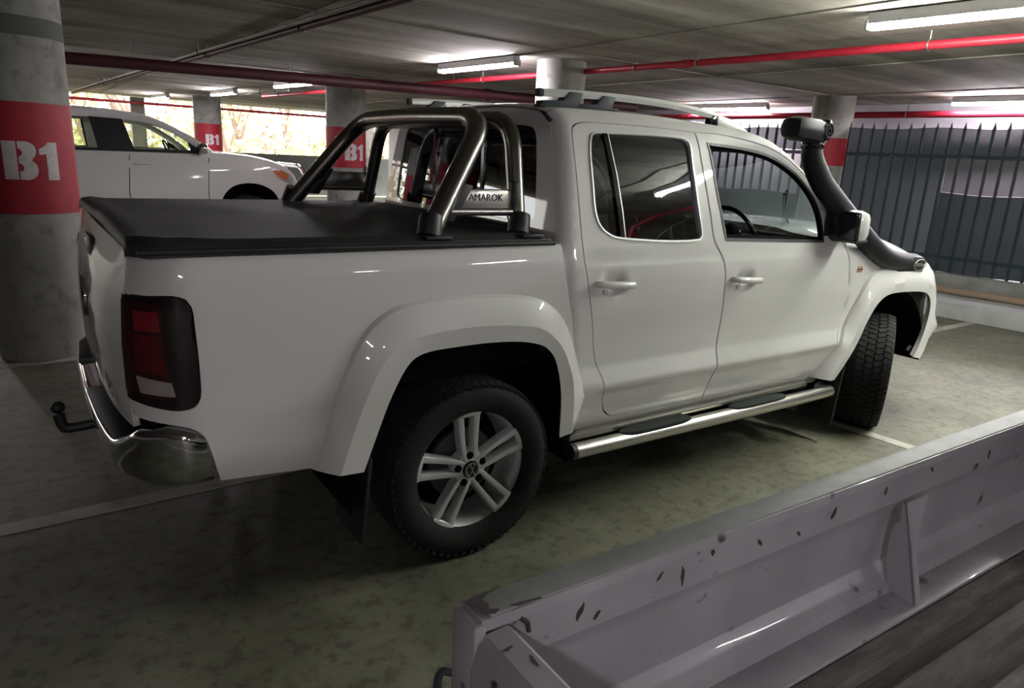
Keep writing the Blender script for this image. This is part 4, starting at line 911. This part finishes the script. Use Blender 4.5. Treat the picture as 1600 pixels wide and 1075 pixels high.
for mir in (False, True):
    fn = suvP if not mir else (lambda u, z: (u, WID-suvP(u, z)[1], z))
    def pan(name, out, holes, m, par_, **k):
        o = panel(name, out, holes, suvP, m, par_, **k)
        if mir:
            me = o.data; co = np.array([v.co for v in me.vertices]); 
            V = [(c_[0], WID-c_[1], c_[2]) for c_ in co]; F = [tuple(p.vertices)[::-1] for p in me.polygons]; mt = me.materials[0]
            bpy.data.objects.remove(o); o = add(name, V, F, mt, par_); o.data.set_sharp_from_angle(angle=math.radians(40))
        return o
    bp_ = pan('body_side', body, [wf, wr, wq], SP, suv, step=.05, rim=.03)
    for w_, nm in ((wf, 'front_glass'), (wr, 'rear_glass'), (wq, 'quarter_glass')):
        pan(nm, offset(w_, -.008), [], M['glass_suv'] if nm != 'rear_glass' else M['glass_suv'], suv, step=.08, rim=0, off=-.012)
    # dark pillars, mirror triangle
    pan('pillar_trim', spl([cor((-2.15, 1.85)), cor((-1.73, 1.84)), cor((-1.61, 1.395)), cor((-2.08, 1.395))]), [], M['black'], suv, step=.05, rim=.004, off=.003)
    pan('pillar_trim', spl([cor((-2.82, 1.845)), cor((-2.68, 1.842)), cor((-2.64, 1.368)), cor((-2.78, 1.372))]), [], M['black'], suv, step=.05, rim=.004, off=.003)
    pan('window_trim', spl([cor((-2.7, 1.410)), cor((-.62, 1.445)), cor((-.66, 1.395)), cor((-2.7, 1.375))]), [], M['black'], suv, step=.05, rim=.004, off=.004)
    pan('window_trim', spl([cor((-.64, 1.42)), cor((-.84, 1.42)), cor((-.885, 1.56))]), [], M['black'], suv, step=.05, rim=.004, off=.004)
    for xs in (-.62, -1.715, -2.74):     # door shut lines, as recessed dark strips
        pts = [(xs+.02, 1.34), (xs, 1.1), (xs-.02, .8), (xs, .55)]
        L_ = [np.array(fn(x, z)) for x, z in pts]; dy = -.005 if not mir else .005
        loft([[p+np.array([-.005, dy, 0]) for p in L_], [p+np.array([.005, dy, 0]) for p in L_]], 'door_gap', M['under'], suv)
    for uc in (-1.53, -2.60):
        p = fn(uc, 1.22); s_ = -1 if not mir else 1
        MB().tube([(uc-.11, p[1], 1.215), (uc-.08, p[1]+s_*.035, 1.222), (uc+.08, p[1]+s_*.035, 1.228), (uc+.11, p[1], 1.225)], .016, 10, 3).build('door_handle', SP, suv)
    p = fn(-.72, 1.48); s_ = -1 if not mir else 1
    mi = MB().box((-.70, p[1]+s_*.13, 1.475), (.14, .20, .17), bev=.05).build('door_mirror', M['chrome'], suv)
    MB().tube([(-.72, p[1]+s_*.0, 1.41), (-.70, p[1]+s_*.09, 1.43)], .03, 10).build('mirror_arm', M['black'], mi)
    lp = spl([cor((.33, 1.205)), (.50, 1.20), cor((.66, 1.125)), (.735, 1.02), cor((.735, .93)), (.60, .985), (.45, 1.07)])
    pan('headlamp', lp, [], M['lampglass'], suv, step=.04, rim=.01, off=.006)
    lab(pan('indicator', spl([cor((.36, 1.192)), (.50, 1.185), cor((.61, 1.125)), cor((.60, 1.04)), (.48, 1.085)]), [], M['amber'], suv, step=.04, rim=.004, off=.010), 'orange indicator lens')
    yy = .0 if not mir else WID
    for cx in (0, -2.85):
        mb = MB(); rr_ = .47
        arc = [(cx-rr_, .30)]+[(cx+rr_*math.cos(a), .50+rr_*math.sin(a)) for a in np.linspace(PI, 0, 19)]+[(cx+rr_, .30)]; n = len(arc)
        y0, y1 = (.03, .42) if not mir else (WID-.03, WID-.42)
        mb.raw([(x, y0, z) for x, z in arc]+[(x, y1, z) for x, z in arc], [(i, i+1, n+i+1, n+i) for i in range(n-1)]+[tuple(range(n, 2*n))])
        mb.build('wheel_well', M['under'], suv)
        yc = .155 if not mir else WID-.155; s_ = -1 if not mir else 1
        wl = MB().lathe([(.236, s_*.105), (.228, s_*.085), (.215, s_*.06), (.210, s_*-.08)], 40, 'y', (cx, yc, .392)).build('wheel', M['alloy'], suv)
        MB().lathe([(.0, s_*-.02), (.213, s_*-.02)], 32, 'y', (cx, yc, .392)).build('brake_shield', M['under'], wl)
        for k in range(6):
            a = 2*PI*k/6+.3
            MB().prism([(cx+r*math.cos(a)-t*math.sin(a), .392+r*math.sin(a)+t*math.cos(a)) for r, t in ((.03, -.035), (.22, -.030), (.22, .030), (.03, .035))], yc+s_*.045, yc+s_*.080, 'y').build('spoke', M['alloy'], wl, bevel=.006)
        MB().lathe([(.0, s_*.095), (.045, s_*.092), (.062, s_*.08), (.062, s_*.03)], 24, 'y', (cx, yc, .392)).build('hub_cap', M['alloy'], wl)
        MB().lathe([(.232, -.12), (.30, -.135), (.375, -.12), (.392, -.08), (.392, .08), (.375, .12), (.30, .135), (.232, .12)], 48, 'y', (cx, yc, .392)).build('tyre', M['rubber'], wl)
    MB().box((-1.45, .30 if not mir else WID-.30, .40), (1.8, .2, .06), bev=.02).build('side_step', M['black'], suv)
def across(u, z, k=0):
    y0 = suvP(u, z)[1]; return [(u+k*(1-(2*(t-.5))**2), y0+(WID-2*y0)*t, z+.03*(1-(2*(t-.5))**2)) for t in np.linspace(0, 1, 17)]
loft([across(*p) for p in crom(roofl[1:7], 4)], 'roof', SP, suv)
loft([across(u, z, .15*i/12) for i, (u, z) in enumerate(crom(roofl[6:], 3))], 'windscreen', M['glass_suv'], suv)
hood = [(-.56, 1.42), (-.30, 1.405), (.10, 1.37), (.40, 1.31), (.62, 1.22), (.76, 1.08)]
loft([across(u, z, .12) for u, z in crom(hood, 4)], 'bonnet', SP, suv)
loft([across(u, z, .12) for u, z in ((.76, 1.08), (.79, .92))], 'grille', M['chrome'], suv)
loft([across(u, z, .16) for u, z in ((.79, .92), (.84, .75), (.82, .48))], 'front_bumper', SP, suv)
loft([across(u, z, -.05) for u, z in ((-4.02, .55), (-4.05, .95), (-4.02, 1.30), (-3.98, 1.45))], 'tailgate', SP, suv)
loft([across(u, z, -.05) for u, z in ((-3.98, 1.45), (-3.93, 1.72), (-3.82, 1.89))], 'rear_window', M['glass_suv'], suv)
bb = MB().tube([(.92, .30, .55), (.99, .30, .95), (.97, .31, 1.15), (.92, .37, 1.25), (.91, .55, 1.26), (.91, WID-.55, 1.26), (.92, WID-.37, 1.25), (.97, WID-.31, 1.15), (.99, WID-.30, .95), (.92, WID-.30, .55)], .038, 14, 5)
bb.tube([(.97, .31, .92), (1.0, .6, .95), (1.0, WID-.6, .95), (.97, WID-.31, .92)], .03, 12, 3).tube([(.80, .12, .93), (.97, .31, .92)], .026, 12).tube([(.80, WID-.12, .93), (.97, WID-.31, .92)], .026, 12)
lab(bb.build('bull_bar', M['chrome'], suv), 'polished bull bar at the nose')
MB().box((-1.6, WID/2, .50), (4.4, 1.5, .10)).build('floor_pan', M['under'], suv)
MB().box((.2, WID/2, .80), (.8, 1.0, .5)).build('engine_block', M['under'], suv)
def sseat(x, y, w):
    s = MB().box((x, y, .92), (.5, w, .18), bev=.05).build('seat', M['seat'], suv)
    MB().box((x-.28, y, 1.25), (.16, w, .6), rot=Matrix.Rotation(-.2, 3, 'Y'), bev=.05).build('backrest', M['seat'], s)
    MB().box((x-.36, y, 1.62), (.10, .28, .18), rot=Matrix.Rotation(-.15, 3, 'Y'), bev=.04).build('headrest', M['seat'], s)
sseat(-1.55, .52, .52); sseat(-1.55, WID-.52, .52)
MB().prism([(-1.05, .95), (-.6, .85), (-.5, 1.40), (-.85, 1.42), (-1.02, 1.32)], .15, WID-.15, 'y').build('dashboard', M['trimgrey'], suv, bevel=.03)
sst = MB().lathe([(.185+.015*math.cos(a), .015*math.sin(a)) for a in np.linspace(0, 2*PI, 10, endpoint=False)], 32, 'x', closed=True).tube([(0, -.18, 0), (0, .18, 0)], .015, 8).build('steering_wheel', M['gloss_black'], suv)
sst.location = (-1.08, .50, 1.40); sst.rotation_euler = (0, -.4, 0)
# ================================================================== the work truck with the white drop side tray, in front
TX, TY, TR = -.945, -2.400, math.radians(-1.25)
ute = thing('flatbed_truck', 'scuffed white drop side tray of a work truck nearest the viewer', 'car', (TX, TY, 0), TR)
def tray_paint():
    m = mat('tray_white', (.40, .38, .40), .38, 0, .35); nt = m.node_tree; b = nt.nodes['Principled BSDF']; L = nt.links.new
    tc = nt.nodes.new('ShaderNodeTexCoord')
    def nz(sc_, st=(1, 1, 1), det=6):
        mp = nt.nodes.new('ShaderNodeMapping'); mp.inputs['Scale'].default_value = st; n = nt.nodes.new('ShaderNodeTexNoise'); n.inputs['Scale'].default_value = sc_; n.inputs['Detail'].default_value = det
        L(tc.outputs['Object'], mp.inputs[0]); L(mp.outputs[0], n.inputs['Vector']); return n.outputs['Fac']
    r1 = nt.nodes.new('ShaderNodeValToRGB'); r1.color_ramp.elements[0].position = .66; r1.color_ramp.elements[1].position = .72; r1.color_ramp.elements[0].color = (0, 0, 0, 1)
    L(nz(11, (1, 1, 1.6)), r1.inputs[0])
    r2 = nt.nodes.new('ShaderNodeValToRGB'); r2.color_ramp.elements[0].position = .40; r2.color_ramp.elements[1].position = .75
    r2.color_ramp.elements[0].color = (.40, .38, .40, 1); r2.color_ramp.elements[1].color = (.28, .26, .28, 1); L(nz(3.5), r2.inputs[0])
    mx = nt.nodes.new('ShaderNodeMix'); mx.data_type = 'RGBA'; L(r1.outputs[0], mx.inputs[0]); L(r2.outputs[0], mx.inputs[6]); mx.inputs[7].default_value = (.055, .045, .05, 1); L(mx.outputs[2], b.inputs['Base Color'])
    return m
M['tray'] = tray_paint()
M['cap'] = mat('tray_rail_metal', (.32, .325, .315), .5, 0, 0, .3, noise=(9, (.22, .225, .215), .4, .75))
M['deck'] = mat('tray_floor', (.045, .030, .031), .75, noise=(9, (.11, .095, .085), .40, .72, (.5, 3, 3)), bump=(40, .3))
M['deck_rib'] = mat('tray_floor_rib', (.075, .064, .060), .7, noise=(14, (.17, .155, .145), .42, .7, (.6, 3, 3)))
M['scuff'] = mat('bare_scuff', (.045, .032, .034), .7)
LEN, WD = 2.62, 1.86
# near-left side: folded sheet, y measured inwards from the outer face
prof_in = [(-.055, 1.0), (-.057, .984), (-.046, .976), (-.045, .910), (-.040, .902), (-.022, .874), (-.0185, .862), (-.018, .742), (-.030, .722), (-.036, .716), (-.053, .704), (-.056, .682)]
prof_all = [(.0, .66), (.0, .72), (.005, .74), (.005, .93), (.0, .95), (.0, .990), (-.004, .998)]+[(-.012, 1.0), (-.045, 1.0)]+prof_in+[(-.054, .66)]
def side_sheet(name, par_, x0, x1, flip=1, off=0):
    secs = [[(x, off+flip*p[0], p[1]) for p in prof_all] for x in (x0, x1)]
    V = [p for s in secs for p in s]; n = len(prof_all)
    F = [(i, (i+1) % n, n+(i+1) % n, n+i) for i in range(n)]+[tuple(range(n)), tuple(range(n, 2*n))]
    return MB().raw(V, F).build(name, M['tray'], par_, angle=25, bevel=0)
ls = side_sheet('drop_side', ute, .0, LEN)
MB().box((LEN/2+.003, -.0278, 1.0006), (LEN-.026, .0475, .004), bev=.0015).build('top_rail', M['cap'], ls)
rs = side_sheet('drop_side', ute, .0, LEN, -1, -WD)
MB().box((LEN/2+.003, -WD+.0278, 1.0006), (LEN-.026, .0475, .004), bev=.0015).build('top_rail', M['cap'], rs)
# tailgate: same folded section turned across, a touch lower, with a rounded top
tgs = MB(); pr = [(.0, .66), (-.004, .70), (-.004, .93), (.0, .955), (.005, .972), (.016, .982), (.050, .984), (.058, .978), (.060, .93), (.045, .90), (.042, .73), (.058, .70), (.058, .66)]
n = len(pr); y0, y1 = -.060, -WD+.060
V = [(p[0]-.012, y, p[1]) for y in (y0, y1) for p in pr]
tgs.raw(V, [(i, (i+1) % n, n+(i+1) % n, n+i) for i in range(n)]+[tuple(range(n)), tuple(range(n, 2*n))])
tt = tgs.build('tailgate', M['tray'], ute, angle=25)
MB().box((-.004, -.030, .83), (.022, .062, .335), bev=.008).build('corner_post', M['tray'], ute)
MB().box((-.004, -WD+.030, .83), (.022, .062, .335), bev=.008).build('corner_post', M['tray'], ute)
# bare scuffs where the folds meet
def scuff(pts, z, par_):
    o = MB().prism(pts, z, z+.0008, 'z').build('scuff_mark', M['scuff'], par_); return o
scuff([(-.004, -.010), (.012, -.006), (.030, -.004), (.060, -.003), (.034, -.010), (.022, -.018), (.026, -.030), (.020, -.040), (.034, -.046), (.024, -.052), (.010, -.045), (.012, -.028)], 1.0028, ls)
scuff([(.050, -.046), (.075, -.049), (.10, -.052), (.098, -.0545), (.06, -.0535)], 1.0028, ls)
MB().tube([(.062, -.0552, .985), (.075, -.0568, .972), (.078, -.0560, .958)], .004, 6).build('scuff_mark', M['scuff'], ls)
rsc = random.Random(5)
for x, z, l in ((.18, .945, .016), (.215, .93, .008), (.345, .955, .010), (.40, .94, .022), (.47, .962, .007), (.60, .945, .010), (.72, .93, .006), (.83, .945, .016), (1.02, .95, .010), (1.21, .96, .008), (1.5, .94, .014)):
    pts = []
    for k in range(9):
        a = 2*PI*k/9; pts.append((x+(.0030+rsc.random()*.0035)*math.cos(a)+.006*math.sin(a)*math.sin(x*40), z+l*(.6+.5*rsc.random())*math.sin(a)))
    MB().prism(pts, -.0465, -.0452, 'y').build('scuff_mark', M['scuff'], ls)
for k, (x, y, w_, h_) in enumerate(((.012, -.10, .022, .006), (.030, -.135, .006, .024), (.012, -.20, .028, .004), (.038, -.24, .012, .010))):
    scuff([(x-w_/2, y), (x, y-h_/2), (x+w_/2, y+h_*.3), (x+w_*.2, y+h_/2)], .9835, tt)
MB().tube([(-.0165, -.118, .955), (-.0170, -.120, .85), (-.0165, -.119, .72)], .0035, 6).build('scuff_mark', M['scuff'], tt)
# white floor margin then ribbed dark deck
MB().box((LEN/2, -.088, .671), (LEN, .075, .016), bev=.003).build('floor_margin', M['tray'], ute)
MB().box((LEN/2, -WD+.088, .671), (LEN, .075, .016), bev=.003).build('floor_margin', M['tray'], ute)
dk = MB().box((LEN/2, -WD/2, .645), (LEN-.06, WD-.20, .03)).build('deck', M['deck'], ute)
yb = -.150; k = 0
while yb > -WD+.15:
    MB().prism([(yb+.034, .659), (yb+.020, .672), (yb-.020, .672), (yb-.034, .659)], .03, LEN-.03, 'x').build('deck_rib', M['deck_rib'], dk); yb -= .098; k += 1
# stake pocket half way along the left side
for yo, fl in ((0, 1), (-WD, -1)):
    gp = [(-.049, .905), (-.052, .860), (-.040, .845), (-.036, .80), (-.038, .76), (-.046, .72), (-.056, .690), (-.118, .682), (-.086, .80), (-.070, .860), (-.058, .905)]
    X0 = 1.10
    g1 = MB().prism([(p[0]*fl+yo, p[1]) for p in gp], X0, X0+.006, 'x').build('stake_gusset', M['tray'], ute)
    fl_ = [(-.118, .682), (-.086, .80), (-.070, .860), (-.056, .905)]
    V = []
    for y, z in fl_: xw = X0+(.10 if z > .88 else (.055 if z > .85 else .026)); V += [(X0, y*fl+yo, z), (xw, y*fl+yo, z), (X0, (y+.004)*fl+yo, z), (xw, (y+.004)*fl+yo, z)]
    F = []
    for i in range(3):
        a = i*4; F += [(a, a+1, a+5, a+4), (a+2, a+3, a+7, a+6), (a, a+2, a+6, a+4), (a+1, a+3, a+7, a+5)]
    F += [(0, 1, 3, 2), (12, 13, 15, 14)]
    MB().raw(V, F).build('gusset_flange', M['tray'], g1)
# latch at the rear corner, tail lamps, frame, headboard
lt = MB().tube([(-.020, .002, .838), (-.030, .008, .862), (-.022, .012, .882), (-.006, .006, .878)], .006, 8, 4).box((-.020, .002, .80), (.026, .016, .085), bev=.004).tube([(-.032, .004, .74), (-.036, .006, .78), (-.020, .006, .81)], .006, 8, 3).build('latch', M['latch'], ute); lab(lt, 'dark drop side latch')
for yy in (-.30, -WD+.30):
    MB().box((.06, yy, .54), (.05, .28, .10), bev=.01).build('tail_lamp', M['red_lens'], ute)
    MB().box((1.6, -WD/2+(yy+WD/2)*.62, .52), (3.6, .08, .16), bev=.01).build('chassis_rail', M['under'], ute)
for x in np.linspace(.15, LEN-.15, 6): MB().box((x, -WD/2, .615), (.06, WD-.1, .05)).build('cross_bearer', M['under'], ute)
MB().box((LEN-.02, -WD/2, 1.0), (.05, WD, .66), bev=.01).build('headboard', M['tray'], ute)
for yy, s_ in ((-.20, 1), (-WD+.20, -1)):
    for x in (1.05, 4.05):
        wl = MB().lathe([(.205, s_*.09), (.195, s_*.05), (.06, s_*.03), (.05, s_*.07), (0, s_*.075)], 36, 'y', (x, yy, .30)).build('wheel', M['galv'], ute)
        MB().lathe([(.205, -.095), (.25, -.11), (.29, -.10), (.30, -.07), (.30, .07), (.29, .10), (.25, .11), (.205, .095)], 40, 'y', (x, yy, .30)).build('tyre', M['rubber'], wl)
cabs = [(2.75, .45), (2.75, 1.10), (2.80, 1.72), (2.95, 1.80), (3.45, 1.80), (3.62, 1.74), (4.15, 1.22), (4.95, 1.05), (5.02, .45)]
cb = MB().prism(cabs, -.10, -WD+.10, 'y').build('cab', M['tray'], ute, bevel=.04)
for yy, s_ in ((-.10, 1), (-WD+.10, -1)):
    MB().prism([(3.0, 1.16), (3.02, 1.70), (3.5, 1.70), (3.95, 1.22)], yy-s_*.004, yy+s_*.006, 'y').build('side_window', M['glass_dark'], cb)
